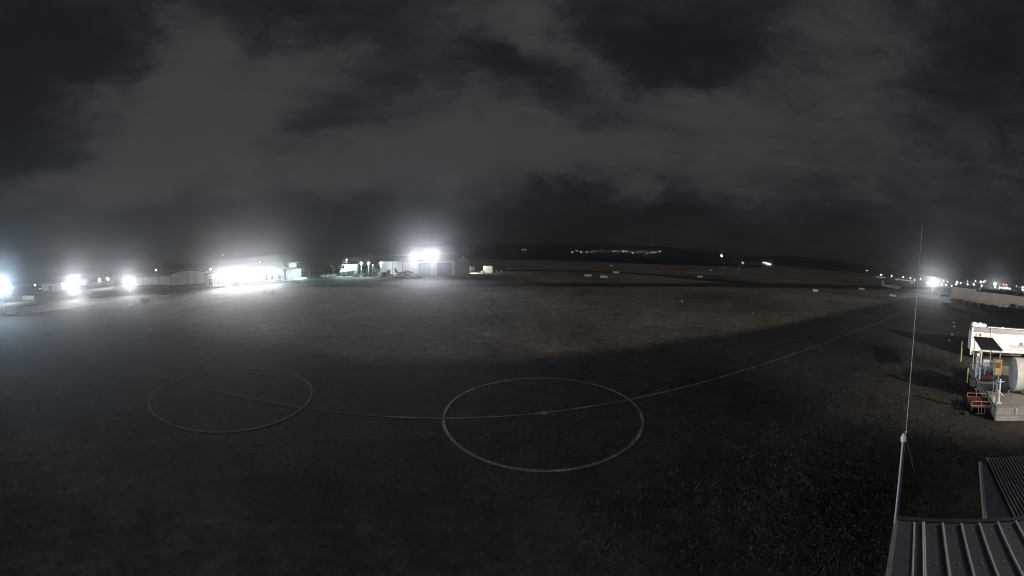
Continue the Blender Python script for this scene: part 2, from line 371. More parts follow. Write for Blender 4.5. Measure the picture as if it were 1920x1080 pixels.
floodlight(526, 512, 159.4, 1800 * GL, 'cyan-white lamp between the last terminal floodlight and the lit windows', (.55, .9, 1), em=E_TEAL, size=1.3, pole=False)
# centre
dot_lamp(650, 487, 205, 'upper tiny lamp above the teal-lit office', E_DOT, px_size=1.3)
dot_lamp(650, 491, 206, 'lower tiny lamp above the teal-lit office', E_DOT, px_size=1.1)
for px, py, lb in ((677, 493.5, 'left white lamp post between the teal-lit office and the big hangar'), (691, 493.5, 'middle white lamp post between the teal-lit office and the big hangar'), (714, 493.5, 'white lamp post at the left corner of the big hangar')):
    floodlight(px, py, 158, 230 * GL, lb, (.85, .95, 1), cat='lamp post', group='lamp posts left of the big hangar', size=.7)
floodlight(699, 497.5, 160, 0, 'small unlit-pole lamp low between the palms and the big hangar', cat='lamp post', size=.5, em=E_DIM)
floodlight(779.5, 484, gdist(779.5, 517) - 1.3, 12500 * GL, 'left one of the two blazing floodlights on the big hangar front', (.88, .92, 1), group='floodlights on the big hangar', size=1.5, pole=False)
floodlight(811.5, 482.5, gdist(811.5, 517) - 1.3, 13500 * GL, 'right one of the two blazing floodlights on the big hangar front', (.85, .9, 1), group='floodlights on the big hangar', size=1.5, pole=False)
floodlight(791, 483.5, gdist(791, 517) - .4, 0, 'left small blue lamp between the two hangar floodlights', size=.4, em=E_BLUE, pole=False)
floodlight(797, 483.3, gdist(797, 517) - .4, 0, 'right small blue lamp between the two hangar floodlights', size=.4, em=E_BLUE, pole=False)
# right
floodlight(1749, 530, 230, 12500 * GL, 'brilliant floodlight mast left of the long cream wall', size=1.3)
dot_lamp(1353, 479.5, 480, 'bright lone lamp below the end of the hill ridge', E_WHITE, px_size=1.9)
dot_lamp(1393, 493, 540, 'faint lamp to the right of the white post on the far grass', E_DIM, px_size=1.4)
for (px, py, s), lb in zip([(1431.5, 492.3, 1.3), (1437, 493.6, 2.0), (1441, 495, 1.8), (1444.5, 495.6, 1.0)], ['first, dim lamp of the short row on the plain under the right hill slope', 'second and brightest lamp of the short row on the plain under the right hill slope', 'third lamp of the short row on the plain under the right hill slope', 'last, faintest lamp of the short row on the plain under the right hill slope']):
    dot_lamp(px, py, 800, lb, E_DOT, px_size=s * .8, group='short row of lamps on the far plain')
RL = [(1625.5, 507.3, 1.3, 'lone lamp at the left start of the far lamp row on the right'), (1652, 515, 2.0, 'second lamp of the far lamp row on the right'), (1671.8, 516.9, 2.1, 'third lamp of the far lamp row, right of the light aircraft'),
      (1693.3, 519.4, 1.8, 'fourth lamp of the far lamp row, left of the antenna'), (1707.3, 521, 2.4, 'big lamp of the far row left of the antenna'), (1714.6, 525.2, 1.4, 'small low lamp immediately left of the antenna whip'),
      (1726, 523, 2.1, 'lamp just right of the antenna whip in the far row'), (1769.3, 526.7, 2.2, 'upper lamp right of the brilliant floodlight by the cream wall'), (1766, 533.3, 3.6, 'wide bright lamp low beside the brilliant floodlight by the cream wall'),
      (1774, 534.4, 2.2, 'lamp low between the brilliant floodlight and the cream wall end'), (1738, 530, 2.2, 'lamp close against the left side of the brilliant floodlight by the cream wall'), (1784.6, 536, 2.0, 'lamp right at the left end of the cream wall roof'),
      (1777, 528, 1.0, 'tiny lamp above the gap beside the cream wall'), (1794.5, 529.5, 3.0, 'big lamp above the left part of the cream wall'), (1793, 533.2, 2.2, 'lamp under the big lamp above the left part of the cream wall'),
      (1801.5, 530.8, 1.3, 'small lamp right of the big lamp over the cream wall'), (1814.3, 532.6, 1.9, 'lamp above the middle step of the cream wall roof, left'), (1813.5, 527.2, 1.0, 'tiny lamp high above the step of the cream wall roof'),
      (1825.5, 533.3, 2.6, 'double lamp above the step of the cream wall roof'), (1829.3, 527.2, 2.1, 'lamp high over the step of the cream wall roof'), (1839, 528.2, 2.5, 'wide lamp left of the red beacon over the cream wall'),
      (1844.5, 528.8, 1.5, 'small lamp touching the red beacon over the cream wall'), (1840.5, 535.5, 2.2, 'low lamp below the red beacon over the cream wall'), (1866, 538.5, 2.2, 'low lamp under the starry lamp at right'),
      (1874.2, 539.3, 2.2, 'lamp right of the starry lamp at right'), (1879.3, 539.6, 1.7, 'small lamp at the left of the dense lamp cluster at right'), (1884.6, 539.8, 2.8, 'left bright lamp in the dense cluster at right'),
      (1888.5, 540.4, 3.0, 'middle bright lamp in the dense cluster at right'), (1893, 541, 2.2, 'right lamp in the dense cluster at right'), (1905.5, 536.2, 1.2, 'tiny lamp between the dense cluster and the right edge'),
      (1917.5, 538.5, 2.8, 'upper bright lamp at the right edge of the photo'), (1917.5, 543.2, 2.8, 'lower bright lamp at the right edge of the photo')]
for px, py, s, lb in RL:
    dot_lamp(px, py, 520 + (px * 7) % 130, lb, E_DOT, px_size=s * .62, group='far lamps beyond the cream wall')
dot_lamp(1865.5, 532.5, 480, 'starry bright lamp standing above the cream wall at right', E_WHITE, px_size=4.0, power=3500 * GL)
for px, py, lb in ((1847, 526.8, 'red beacon highest above the cream wall'), (1882.3, 533.6, 'left one of the two red beacons near the right edge'), (1887.2, 534, 'right one of the two red beacons near the right edge')):
    dot_lamp(px, py, 560, lb, E_RED, px_size=1.7, group='red beacons over the right lamps')
# string of pale low roofs far right, lamplight put in as their own glow: a low white terminal strip
for (p0, p1, D, lb) in (((1679, 523.4), (1712, 526.4), 470, 'long thin white canopy under the far lamp row left of the antenna'), ((1706, 529), (1716, 530.2), 440, 'short white canopy strip just left of the antenna'), ((1642, 518.8), (1660, 520.4), 520, 'faint far canopy strip above the light aircraft tail')):
    a = at(*p0, D); b = at(*p1, D); t = thing('canopy_shelter', lb, 'shelter', (a[0], a[1], 0), 0); dx, dy = b[0] - a[0], b[1] - a[1]
    L = math.hypot(dx, dy); t.rotation_euler[2] = math.atan2(dy, dx); zt = (a[2] + b[2]) / 2
    MB().box((L / 2, 0, zt - .2), (L, 3, .9)).build('roof', emat('glowing_canopy', (1, .97, .9), .25), t)
    for k in range(4): MB().box((L * (k + .5) / 4, 0, (zt - .7) / 2), (.25, .25, zt - .7)).build('post', LGREY, t)
# town lights along the foot of the hill
TL = [(980, 468.5), (985.5, 468)]
x = 1073.
while x < 1250:
    if not (1118 < x < 1124 or 1133 < x < 1136 or 1141 < x < 1150 or 1239 < x < 1247): TL.append((x, 471.8 + random.uniform(-2.2, 2.2) + (x - 1150) * .013))
    x += random.choice([6.5, 7.5, 9.0, 11.0])
for i, (px, py) in enumerate(TL):
    dot_lamp(px, py, 2060, 'tiny white lamp in the pair on the dark hill left of the town lights' if i < 2 else 'tiny white lamp in the row of town lights at the foot of the dark hill', E_TOWN, px_size=random.choice([.8, 1.0, 1.3, 1.6]), group='pair of hill lights' if i < 2 else 'town lights at the foot of the hill', name='house_lamp')

# ------------------------------------------------------------------ buildings
def frame2(p0, p1):
    """local frame: origin at p0, x along the front towards p1, y away from the viewer"""
    dx, dy = p1[0] - p0[0], p1[1] - p0[1]; return math.hypot(dx, dy), math.atan2(dy, dx)
def corrugated(mb, x0, x1, z0, z1f, y, step=.6, dep=.06):
    n = max(2, int((x1 - x0) / step)); prev = None
    for i in range(n * 4 + 1):
        xx = x0 + (x1 - x0) * i / (n * 4); yy = y - (dep if i % 4 in (1, 2) else 0)
        a = mb.bm.verts.new((xx, yy, z0)); b = mb.bm.verts.new((xx, yy, z1f(xx)))
        if prev: mb.bm.faces.new((prev[0], a, b, prev[1]))
        prev = (a, b)
    return mb
# the big hangar
p0, p1 = gp(713, 517), gp(853, 516.8); L, rz = frame2(p0, p1)
t = thing('hangar', 'big pale hangar with two blazing floodlights on its front and low pitched roof', 'hangar', (*p0, 0), rz)
EA, RG, DP = 5.7, 7.9, 34
mb = MB(); corrugated(mb, 0, L, 0, lambda x: EA, 0, .8)
mb.box((L / 2, .35, EA / 2), (L - .1, .5, EA - .05)).box((.2, DP / 2, EA / 2), (.3, DP - 1.4, EA)).box((L / 2, DP, EA / 2), (L, .3, EA)); mb.build('wall', WALL, t)
mb = MB(); mb.prism([(.6, 0), (DP - .2, 0), (DP - .2, EA), (DP / 2, RG - .1), (.6, EA)], L - .6, L - .05, 'x'); mb.build('end_wall', WALLG, t)
mb = MB(); mb.prism([(-.5, EA), (DP / 2, RG), (DP + .5, EA), (DP + .5, EA + .22), (DP / 2, RG + .25), (-.5, EA + .22)], -.4, L + .35, 'x'); mb.build('roof', ROOF, t)
MB().box((L / 2, -.62, EA + .08), (L + .8, .18, .5)).build('gutter', LGREY, t)
MB().box((L * .455, DP / 2, RG + .5), (L * .9, 1.2, .5)).build('ridge_vent', LGREY, t)
lx = lambda px: (Matrix.Rotation(-rz, 2) @ (Vector(gp(px, 517)) - Vector(p0))).x
for a, b in ((736, 737), (754, 755)): MB().box((lx(a), -.12, EA / 2), (.18, .1, EA)).build('seam', SEAM, t)
for px in (779.5, 811.5): MB().box((lx(px), -.5, 3.75), (1.5, .9, 7.5)).build('pillar', WHITE, t)
MB().box(((lx(785) + lx(806)) / 2, -.16, 2.6), (lx(806) - lx(785), .16, 5.0)).build('door', BLUEG, t)
MB().box(((lx(818) + lx(846)) / 2, -.16, 2.6), (lx(846) - lx(818), .16, 5.0)).build('door', mat('grey_blue_door', (.2, .22, .28), .5, scale=.5), t)
for px in (792, 799): MB().box((lx(px), -.27, 2.6), (.15, .06, 5)).build('door_rail', GREY, t)
for q in (.5, .7, .85): MB().box((L + .01, DP * q, 3), (.06, .12, 5.4)).build('seam', SEAM, t)
# the curved-roof hangar
p0, p1 = gp(320.5, 537), gp(384, 532); L, rz = frame2(p0, p1)
t = thing('hangar', 'pale hangar with shallow curved roof left of the terminal floodlights', 'hangar', (*p0, 0), rz)
top = lambda x: 5.85 + 1.25 * (1 - (2 * x / L - 1) ** 2)
mb = MB(); corrugated(mb, 0, L, 0, top, 0, .7, .05); mb.build('front_wall', WALL, t)
mb = MB(); P = [(L * i / 16, top(L * i / 16) - .06) for i in range(17)]; mb.prism([(0, 0.02)] + P + [(L, .02)], .08, 40); mb.build('wall', WALLG, t)
P = [(L * i / 16 + (-.3 if i == 0 else .3 if i == 16 else 0), top(L * i / 16)) for i in range(17)]
mb = MB(); mb.prism(P + [(x, z + .2) for x, z in P[::-1]], -.3, 40.3); mb.build('roof', ROOF, t)
for f in (.49, .74): MB().box((L * f, -.1, 2.9), (.14, .1, 5.8)).build('seam', DARK, t)
MB().box((L * .98, -.14, 2.9), (.5, .16, 5.6)).build('downpipe', WHITE, t)
MB().box((L / 2, -.5, .12), (L, .9, .24)).build('plinth', CONCD, t)
for f, h in ((.45, 2.6), (.62, 3.4), (.75, 3.0), (.9, 2.2)):
    x, y, _ = at(320 + 64 * f, 505, 275)
    m_ = thing('flag_pole', ['short pale pole showing above the curved hangar roof, left of the group', 'tallest pale pole showing above the curved hangar roof', 'pale pole over the right half of the curved hangar roof', 'lowest pale pole at the right end of the curved hangar roof'][[.45, .62, .75, .9].index(f)], 'pole', (x, y, 0), 0, 'poles behind the curved-roof hangar')
    zt = at(320 + 64 * f, 500 - h * .6 + 1.5, 275)[2]; MB().tube((0, 0, 0), (0, 0, zt), .16, .1, 6).build('pole', POLEW, m_); MB().ball((0, 0, zt), .22, 5, 6).build('finial', WHITE, m_)
# the long grey shed
p0, p1 = gp(256, 533.2), gp(319, 534); L, rz = frame2(p0, p1)
t = thing('storage_shed', 'long low grey shed between the floodlight mast and the curved-roof hangar', 'shed', (*p0, 0), rz)
mb = MB(); corrugated(mb, 0, L, 0, lambda x: 4.9, 0, .9); mb.box((L / 2, 6.1, 2.4), (L - .1, 12, 4.8)); mb.build('wall', WALLG, t)
mb = MB(); mb.prism([(-.5, 4.9), (6, 6.0), (12.6, 4.9), (12.6, 5.1), (6, 6.2), (-.5, 5.1)], -.4, L + .3, 'x'); mb.build('roof', ROOF, t)
for f in (.25, .5, .75): MB().box((L * f, -.12, 2.2), (.2, .1, 4.4)).build('seam', DARK, t)
# pale rectangular shed
p0, p1 = gp(79, 546.5), gp(113, 544.3); L, rz = frame2(p0, p1)
t = thing('storage_shed', 'pale flat rectangular shed behind the parked cars at far left', 'shed', (*p0, 0), rz)
mb = MB(); corrugated(mb, 0, L, 0, lambda x: 6.3, 0, 1.4); mb.box((L / 2, 8, 3.1), (L - .1, 15.5, 6.2)); mb.build('wall', WALL, t)
mb = MB(); mb.prism([(-.4, 6.3), (8, 6.9), (16, 6.3), (16, 6.5), (8, 7.1), (-.4, 6.5)], -.4, L + .4, 'x'); mb.build('roof', ROOF, t)
MB().box((L * .5, -.2, 2.2), (6, .2, 4.4)).build('door', LGREY, t)
# sparkling-lamp canopy
p0, p1 = gp(172, 541), gp(220, 534.5); L, rz = frame2(p0, p1)
t = thing('open_carport', 'low open carport under the pair of sparkling lamps', 'carport', (*p0, 0), rz)
MB().box((L / 2, 3, 4.1), (L, 6, .25)).build('roof', LGREY, t)
MB().box((L / 2, 5.8, 1.9), (L, .2, 3.8)).build('wall', WALLG, t)
for k in range(6): MB().box((.3 + (L - .6) * k / 5, .2, 2), (.25, .25, 4)).build('post', LGREY, t)
x, y = gp(212, 537.2); mb = MB(); mb.tube((0, 0, 0), (0, 0, 2.7), .25, .2); mb.ball((0, 0, 2.7), .3); o = mb.build('marker_post', WHITE, None, (x, y, 0)); tag(o, 'thick white post left of the floodlight at the long grey shed', 'post')
# low white wall at far left
p0, p1 = gp(-20, 562.5), gp(63.5, 562); L, rz = frame2(p0, p1)
t = thing('boundary_wall', 'low white wall with a dark doorway under the floodlight at the left edge', 'wall', (*p0, 0), rz)
dx = L * .77
MB().box((dx / 2 - 1, .2, .95), (dx - 2, .4, 1.3)).build('wall', WHITE, t)
MB().box((dx + 1 + (L - dx - 1) / 2, .2, 1.0), (L - dx - 1, .4, 1.9)).build('wall', WHITE, t)
MB().box((dx, .25, .85), (2.0, .3, 1.6)).build('doorway', DARK, t)
MB().box((L / 2, .2, 2.02), (L + .3, .6, .14)).build('coping', WHITE, t)
for k in range(2): MB().box((L - 4 + k * 2.5, -.04, 1.1), (1.2, .06, 1.0)).build('panel', LGREY, t)
# the terminal behind the five floodlights
p0, p1 = gp(392, 539.5), gp(569, 523); L, rz = frame2(p0, p1)
t = thing('terminal_building', 'long low airport terminal behind five floodlights with teal-lit right end', 'terminal', (*p0, 0), rz)
Lm = L * .80
mb = MB(); mb.box((Lm / 2, 7, 2.6), (Lm, 9, 5.2)); mb.build('wall', mat('terminal_wall', (.26, .26, .27), .7, scale=.4), t)
MB().box((Lm / 2, 6, 5.4), (Lm + 1, 12, .35)).build('roof', ROOF, t)
MB().box((Lm / 2, 1.2, 5.0), (Lm + .6, 3.2, .3)).build('canopy', LGREY, t)
for k in range(9): MB().box((Lm * (k + .5) / 9, .1, 2.4), (.3, .3, 4.8)).build('column', LGREY, t)
for k in range(10): MB().box((Lm * (k + .5) / 10, 2.47, 2.1), (Lm / 14, .12, 2.4)).build('window', GLASS, t)
mb = MB(); mb.box((Lm + (L - Lm) * .55, 6, 2.4), ((L - Lm) * .82, 7, 4.8)); mb.box((Lm + (L - Lm) * .62, 7, 6.0), ((L - Lm) * .5, 5, 2.5)); mb.build('tower_block', WALLP, t)
MB().box((Lm + (L - Lm) * .62, 6, 7.4), ((L - Lm) * .66, 7.5, .3)).build('tower_roof', LGREY, t)
for k in range(3): MB().box((Lm + (L - Lm) * (.5 + .12 * k), 4.46, 6.2), ((L - Lm) * .07, .1, 1.7)).build('window', E_WIN, t)
for k in range(3): MB().box((Lm + (L - Lm) * (.3 + .22 * k), 2.44, 2.4), ((L - Lm) * .16, .1, 2.6)).build('window', E_WINC, t)
MB().box((Lm + (L - Lm) * .5, 1.0, 4.4), ((L - Lm) * .9, 3.0, .25)).build('canopy', LGREY, t)
for k in range(3): MB().box((Lm + (L - Lm) * (.15 + .35 * k), -.2, 2.1), (.25, .25, 4.2)).build('column', WHITE, t)
MB().prism([(Lm - 4, .02), (L + 1, .02), (L + 1, .9), (L - 2, .9), (Lm - 4, .15)], -2.4, -1.8).build('ramp_kerb', WHITE, t)
lamp(t, (Lm + (L - Lm) * .6, -4.5, 3.6), 330 * GL, (.6, .92, 1), .3)
# the teal-lit office
p0, p1 = gp(636, 518), gp(672, 517.5); L, rz = frame2(p0, p1)
t = thing('office_building', 'small teal-lit office with stepped front left of the lamp posts', 'office', (*p0, 0), rz)
mb = MB(); mb.box((L * .62, 4, 2.5), (L * .72, 7, 5)).box((L * .15, 4.5, 1.6), (L * .28, 6, 3.2)); mb.build('wall', mat('office_wall', (.5, .56, .56), .6, scale=.5), t)
MB().box((L * .62, 4, 5.15), (L * .78, 8, .3)).build('roof', LGREY, t)
for k in range(2): MB().box((L * (.42 + .24 * k), .45, 3.6), (L * .17, .12, 1.3)).build('window', E_WINC, t)
MB().box((L * .85, .4, 2.6), (L * .12, .25, 4.8)).build('door', E_WINC, t)
MB().box((L * .5, -1, 2.4), (L * .7, 2.6, .2)).build('canopy', LGREY, t)
for k in range(3): MB().box((L * (.2 + .3 * k), -2.1, 1.2), (.2, .2, 2.4)).build('post', GREY, t)
lamp(t, (L * .4, -3.5, 3.5), 600 * GL, (.6, .93, 1), .3)
# curved street lamp (unlit) and thin mast left of the office
x, y = gp(625, 516.5); t = thing('street_lamp', 'unlit street lamp with curved arm left of the teal-lit office', 'street lamp', (x, y, 0), 0)
zt = 9 - (498.5 - 481) / SV * math.hypot(x, y)
MB().path([(0, 0, 0), (0, 0, zt - .8), (-.35, 0, zt - .2), (-1.2, 0, zt + .25), (-2, 0, zt + .3)], .16).build('pole', POLEW, t, smooth=True)
MB().ball((-2.2, 0, zt + .25), .3, 6, 8, (1.6, .8, .5)).build('lantern', LGREY, t)
x, y = gp(581, 524); o = MB().tube((0, 0, 0), (0, 0, 5.2), .12, .06, 6).build('radio_mast', GREY, None, (x, y, 0)); tag(o, 'thin dark mast right of the terminal end', 'mast')
# white shed beyond, with faint panel line
p0, p1 = gp(906, 511.6), gp(923.3, 511.6); L, rz = frame2(p0, p1)
t = thing('white_kiosk', 'small bright white block building standing alone right of the big hangar', 'building', (*p0, 0), rz)
MB().box((L / 2, 2.2, 1.45), (L, 4.4, 2.9)).build('wall', WHITE, t)
MB().box((L / 2, 2.2, 3.0), (L + .2, 4.6, .16)).build('roof', LGREY, t)
mb = MB(); mb.box((L * .5, -.03, 1.55), (L * .7, .05, .1)).box((L * .45, -.03, 1.25), (L * .5, .05, .05)); mb.build('trim', SEAM, t)
MB().box((-.5, -.3, .5), (.9, .8, .9)).build('step', LGREY, t)
lamp(t, (-6.5, -3.5, 3.4), 1300 * GL, (1, .97, .88), .2, spot=(150, (.8, .3, -.6)))
MB().tube((-6.5, -1.2, 0), (-6.5, -1.2, 3.5), .06).build('lamp_post', GALV, t)
x, y = gp(884.5, 508.5); o = MB().box((0, 0, 1), (3.2, 2.4, 2), bev=.1).box((0, 0, 2.1), (3.5, 2.7, .2)).build('utility_hut', WHITE, None, (x, y, 0)); tag(o, 'tiny pale hut peeping out behind the right corner of the big hangar', 'hut')
for i, px in enumerate((932, 940)):
    x, y = gp(px, 511.5); o = MB().tube((0, 0, 0), (0, 0, 1.2), .16, .12, 6).ball((0, 0, 1.2), .17, 5, 6).build('marker_post', POLEW, None, (x, y, 0)); tag(o, ['pale short post nearest the white block building', 'pale short post farther right of the white block building'][i], 'post', 'short posts right of the white block')
# long cream wall at right
p0, p1 = gp(1783, 562.5), gp(1922, 579.5); L, rz = frame2(p0, p1)
t = thing('warehouse', 'long cream warehouse wall with stepped roof behind the scrub on the right', 'warehouse', (*p0, 0), rz)
mb = MB(); corrugated(mb, 0, L + 25, 0, lambda x: 6.2 if x < L * .33 else 5.4, 0, .9, .04); mb.box((L / 2 + 12.5, 8, 2.6), (L + 24.8, 15.4, 5.2)); mb.build('wall', WALLP, t)
MB().box((L * .165, 1.2, 5.85), (L * .33, 2, .7)).build('parapet', WALLP, t)
mb = MB(); mb.prism([(2.3, 5.35), (9, 6.4), (16, 5.35)], 0, L * .35, 'x').prism([(-.2, 5.42), (9, 6.8), (16, 5.42)], L * .355, L + 25, 'x'); mb.build('roof', ROOFD, t)
MB().box((L * .37, 3, 6.2), (.7, .7, 1.4)).build('vent', LGREY, t)
MB().box((.1, -.15, 3), (.25, .3, 6)).build('downpipe', LGREY, t)
MB().box((L * .86, 4, 6.5), (.15, .15, 1.8)).build('vent_pipe', LGREY, t)
# small canopy left of the warehouse
x, y = gp(1772, 568); t = thing('open_shelter', 'small pale-roofed open shelter left of the cream warehouse', 'shelter', (x, y, 0), R(-75))
MB().prism([(-2.6, 3.2), (0, 3.9), (2.6, 3.2), (2.6, 3.35), (0, 4.05), (-2.6, 3.35)], -2.4, 2.4).build('roof', LGREY, t)
for sx, sy in ((-2.2, -2), (2.2, -2), (-2.2, 2), (2.2, 2)): MB().box((sx, sy, 1.6), (.18, .18, 3.2)).build('post', LGREY, t)
MB().box((0, 1.6, 1.2), (3.8, .2, 2.2)).build('wall', WALLG, t)
for i, (px, y0, y1) in enumerate(((1806, 573, 560), (1820.5, 575, 563.5), (1834, 577, 566))):
    x, y = gp(px, y0); h = (y0 - y1) / SV * math.hypot(x, y); o = MB().tube((0, 0, 0), (0, 0, h), .09, .07, 6).box((0, 0, h), (.35, .1, .08)).build('fence_post', LGREY, None, (x, y, 0)); tag(o, ['tall pale post in front of the cream warehouse, nearest the shelter', 'pale post in front of the middle of the cream warehouse', 'pale post in front of the warehouse near the white markers'][i], 'post', 'posts before the cream warehouse')

# ------------------------------------------------------------------ trees and shrubs
def leaf_cloud(mb, c, r, n, ls, flat=1.0):
    for _ in range(n):
        while True:
            v = Vector((random.uniform(-1, 1), random.uniform(-1, 1), random.uniform(-1, 1)))
            if .25 < v.length < 1: break
        p = Vector(c) + Vector((v.x * r[0], v.y * r[1], v.z * r[2]))
        a = Vector((random.gauss(0, 1), random.gauss(0, 1), random.gauss(0, 1) * flat)).normalized() * ls * random.uniform(.6, 1.3)
        b = Vector((random.gauss(0, 1), random.gauss(0, 1), random.gauss(0, 1))).normalized() * ls * random.uniform(.35, .7)
        mb.bm.faces.new([mb.bm.verts.new(p + q) for q in (-a, b, a, -b)])
def bush(px, py, w, h, label, m=LEAF, group=None, n=260, name='shrub'):
    x, y = gp(px, py); t = thing(name, label, 'shrub', (x, y, 0), random.uniform(0, 6), group)
    mb = MB()
    for k in range(4): leaf_cloud(mb, (random.uniform(-.3, .3) * w, random.uniform(-.3, .3) * w, h * random.uniform(.4, .65)), (w * .36, w * .36, h * .42), n // 4, .16 * min(w, h) ** .5)
    mb.build('foliage', m, t)
    mb = MB()
    for k in range(4): mb.tube((0, 0, 0), (random.uniform(-.3, .3) * w, random.uniform(-.3, .3) * w, h * .6), .04 * h, .015 * h, 5)
    mb.build('stem', TRUNK, t)
    return t
def palm(px, py, h, label):
    x, y = gp(px, py); t = thing('palm_tree', label, 'tree', (x, y, 0), random.uniform(0, 6), 'palms left of the big hangar')
    MB().path([(0, 0, 0), (.1, 0, h * .5), (.15, .1, h)], .14).build('trunk', TRUNK, t)
    mb = MB()
    for k in range(16):
        a = k * 2.4; up = random.uniform(.1, .9); prev = Vector((.15, .1, h)); L = random.uniform(1.5, 2.1)
        for j in range(7):
            q = (j + 1) / 7; p = Vector((.15 + math.cos(a) * L * q, .1 + math.sin(a) * L * q, h + up * 1.2 * q - 1.9 * q * q)); d = (p - prev); s = Vector((-math.sin(a), math.cos(a), 0))
            for sg in (-1, 1):
                w = .42 * (1 - .55 * q); mb.bm.faces.new([mb.bm.verts.new(v) for v in (prev, p, p + s * sg * w + Vector((0, 0, -.28)), prev + s * sg * w * .9 + Vector((0, 0, -.25)))])
            prev = p
    mb.build('crown', LEAF, t); return t
palm(683, 517, 4.2, 'leftmost small palm between the lamp posts by the office'); palm(700, 517, 4.0, 'small palm between the middle and right lamp posts'); palm(706, 518, 3.2, 'lowest palm beside the lamp post at the hangar corner')
for (px, py, w, h, lb) in ((684, 519.5, 3.6, 1.6, 'low dark shrub in front of the left palm'), (696, 519.5, 3.2, 1.7, 'low dark shrub in front of the middle palm'), (728, 519, 2.4, 3.2, 'upright shrub in front of the left half of the big hangar'), (721, 520, 2.6, 1.6, 'low dark shrub beside the white van'), (735, 520, 2.8, 1.4, 'low dark shrub between the upright shrub and the white cars'), (647, 520, 4, 1.5, 'grey shrub in front of the teal-lit office'), (667, 520, 3.6, 1.5, 'grey shrub at the right corner of the teal-lit office')):
    bush(px, py, w, h, lb, group='shrubs before the hangar and office')
SC = [(1787, 566, 2.6, 1.7, 'leftmost dark shrub at the foot of the cream warehouse'), (1794, 567, 3.2, 1.5, 'dark shrub second from the left along the cream warehouse'), (1801, 568, 2.8, 1.9, 'taller shrub left of the first pale post by the warehouse'),
      (1812, 569, 3.4, 1.3, 'low shrub between the first and second pale posts'), (1826, 571, 3.2, 1.3, 'low shrub between the second and third pale posts'), (1840, 572.5, 3.0, 1.2, 'low shrub just right of the third pale post'),
      (1858, 575, 3.4, 1.0, 'low flat shrub left of the two white markers by the warehouse'), (1886, 575, 3.6, 1.9, 'bushy shrub behind the two white markers by the warehouse'), (1901, 578, 3.8, 2.2, 'tall bushy shrub right of the two white markers'), (1914, 580, 3.6, 1.8, 'bushy shrub by the warehouse at the right edge')]
for s in SC: bush(*s, m=LEAFD, group='shrubs along the cream warehouse')

# ------------------------------------------------------------------ vehicles and aircraft
def make_car(x, y, rz, label, body=WHITE, van=False, group=None, sc=1):
    t = thing('white_van' if van else 'parked_car', label, 'van' if van else 'car', (x, y, 0), rz, group); t.scale = (sc,) * 3
    if van: prof = [(-2.3, .35), (2.35, .35), (2.4, .95), (1.9, 1.15), (1.4, 2.0), (1.2, 2.1), (-2.25, 2.1), (-2.35, .8)]
    else: prof = [(-2.1, .32), (2.1, .32), (2.15, .75), (1.9, .9), (1.0, .98), (-1.3, .98), (-2.0, .95), (-2.15, .7)]
    MB().prism(prof, -.85, .85).build('body', body, t)
    if not van:
        MB().prism([(-1.7, .97), (1.1, .97), (.55, 1.48), (-1.1, 1.5)], -.74, .74).build('window', GLASS, t)
        MB().box((-.3, 0, 1.5), (1.7, 1.4, .06)).build('roof', body, t)
    else:
        MB().box((-.1, 0, 1.62), (2.4, 1.74, .5)).build('window', GLASS, t)
    for wx in (-1.35, 1.35):
        for wy in (-.8, .8): MB().tube((wx, wy - .12, .34), (wx, wy + .12, .34), .34, seg=14).build('wheel', TYRE, t)
    return t
def lit(px, py): x, y = gp(px, py); return x, y
cars = [(749, 520.4, 'white parked car with dark wheels, left of the row before the big hangar'), (764, 520.6, 'white parked car in the middle of the row before the big hangar'), (780, 520.6, 'white parked car at the right of the row, under the left hangar floodlight')]
car0 = None
for px, py, lb in cars:
    x, y = lit(px, py); rz = R(-4) + (math.pi if px > 770 else 0)
    if car0 is None: car0 = make_car(x, y, rz, lb, group='white cars before the big hangar'); car0.scale = (.92,) * 3
    else: copy_thing(car0, (x, y, 0), rz, lb)
x, y = lit(719, 519.8); make_car(x, y, R(60), 'white box van nose-on at the left corner of the big hangar', van=True)
for px, py, lb in ((678, 519, 'dull grey car parked left of the palms'), (673, 518.5, 'dull grey car parked beside the teal-lit office'), (708, 519.6, 'pale car between the palms and the white van')):
    x, y = lit(px, py); make_car(x, y, R(random.uniform(20, 60)), lb, LGREY)
for px, py, lb in ((608, 520, 'left white car parked by the curved street lamp'), (618, 518.7, 'middle white car parked by the curved street lamp'), (629, 517.6, 'right white car parked by the curved street lamp')):
    x, y = lit(px, py); copy_thing(car0, (x, y, 0), R(12), lb, 'white cars by the curved street lamp')
for i, px in enumerate((62, 67, 74, 85, 92, 98, 105)):
    x, y = lit(px, 550.2 - i * .35); copy_thing(car0, (x, y, 0), math.atan2(-x, y) + R(random.uniform(-8, 8)) , ['leftmost tiny white car in the far row by the pale shed', 'second tiny white car in the far row, left of the pale shed', 'third tiny white car, just left of the pale shed corner', 'first tiny white car in front of the pale shed', 'second tiny white car in front of the pale shed', 'third tiny white car in front of the pale shed', 'rightmost tiny white car in front of the pale shed'][i], 'far cars by the pale shed')
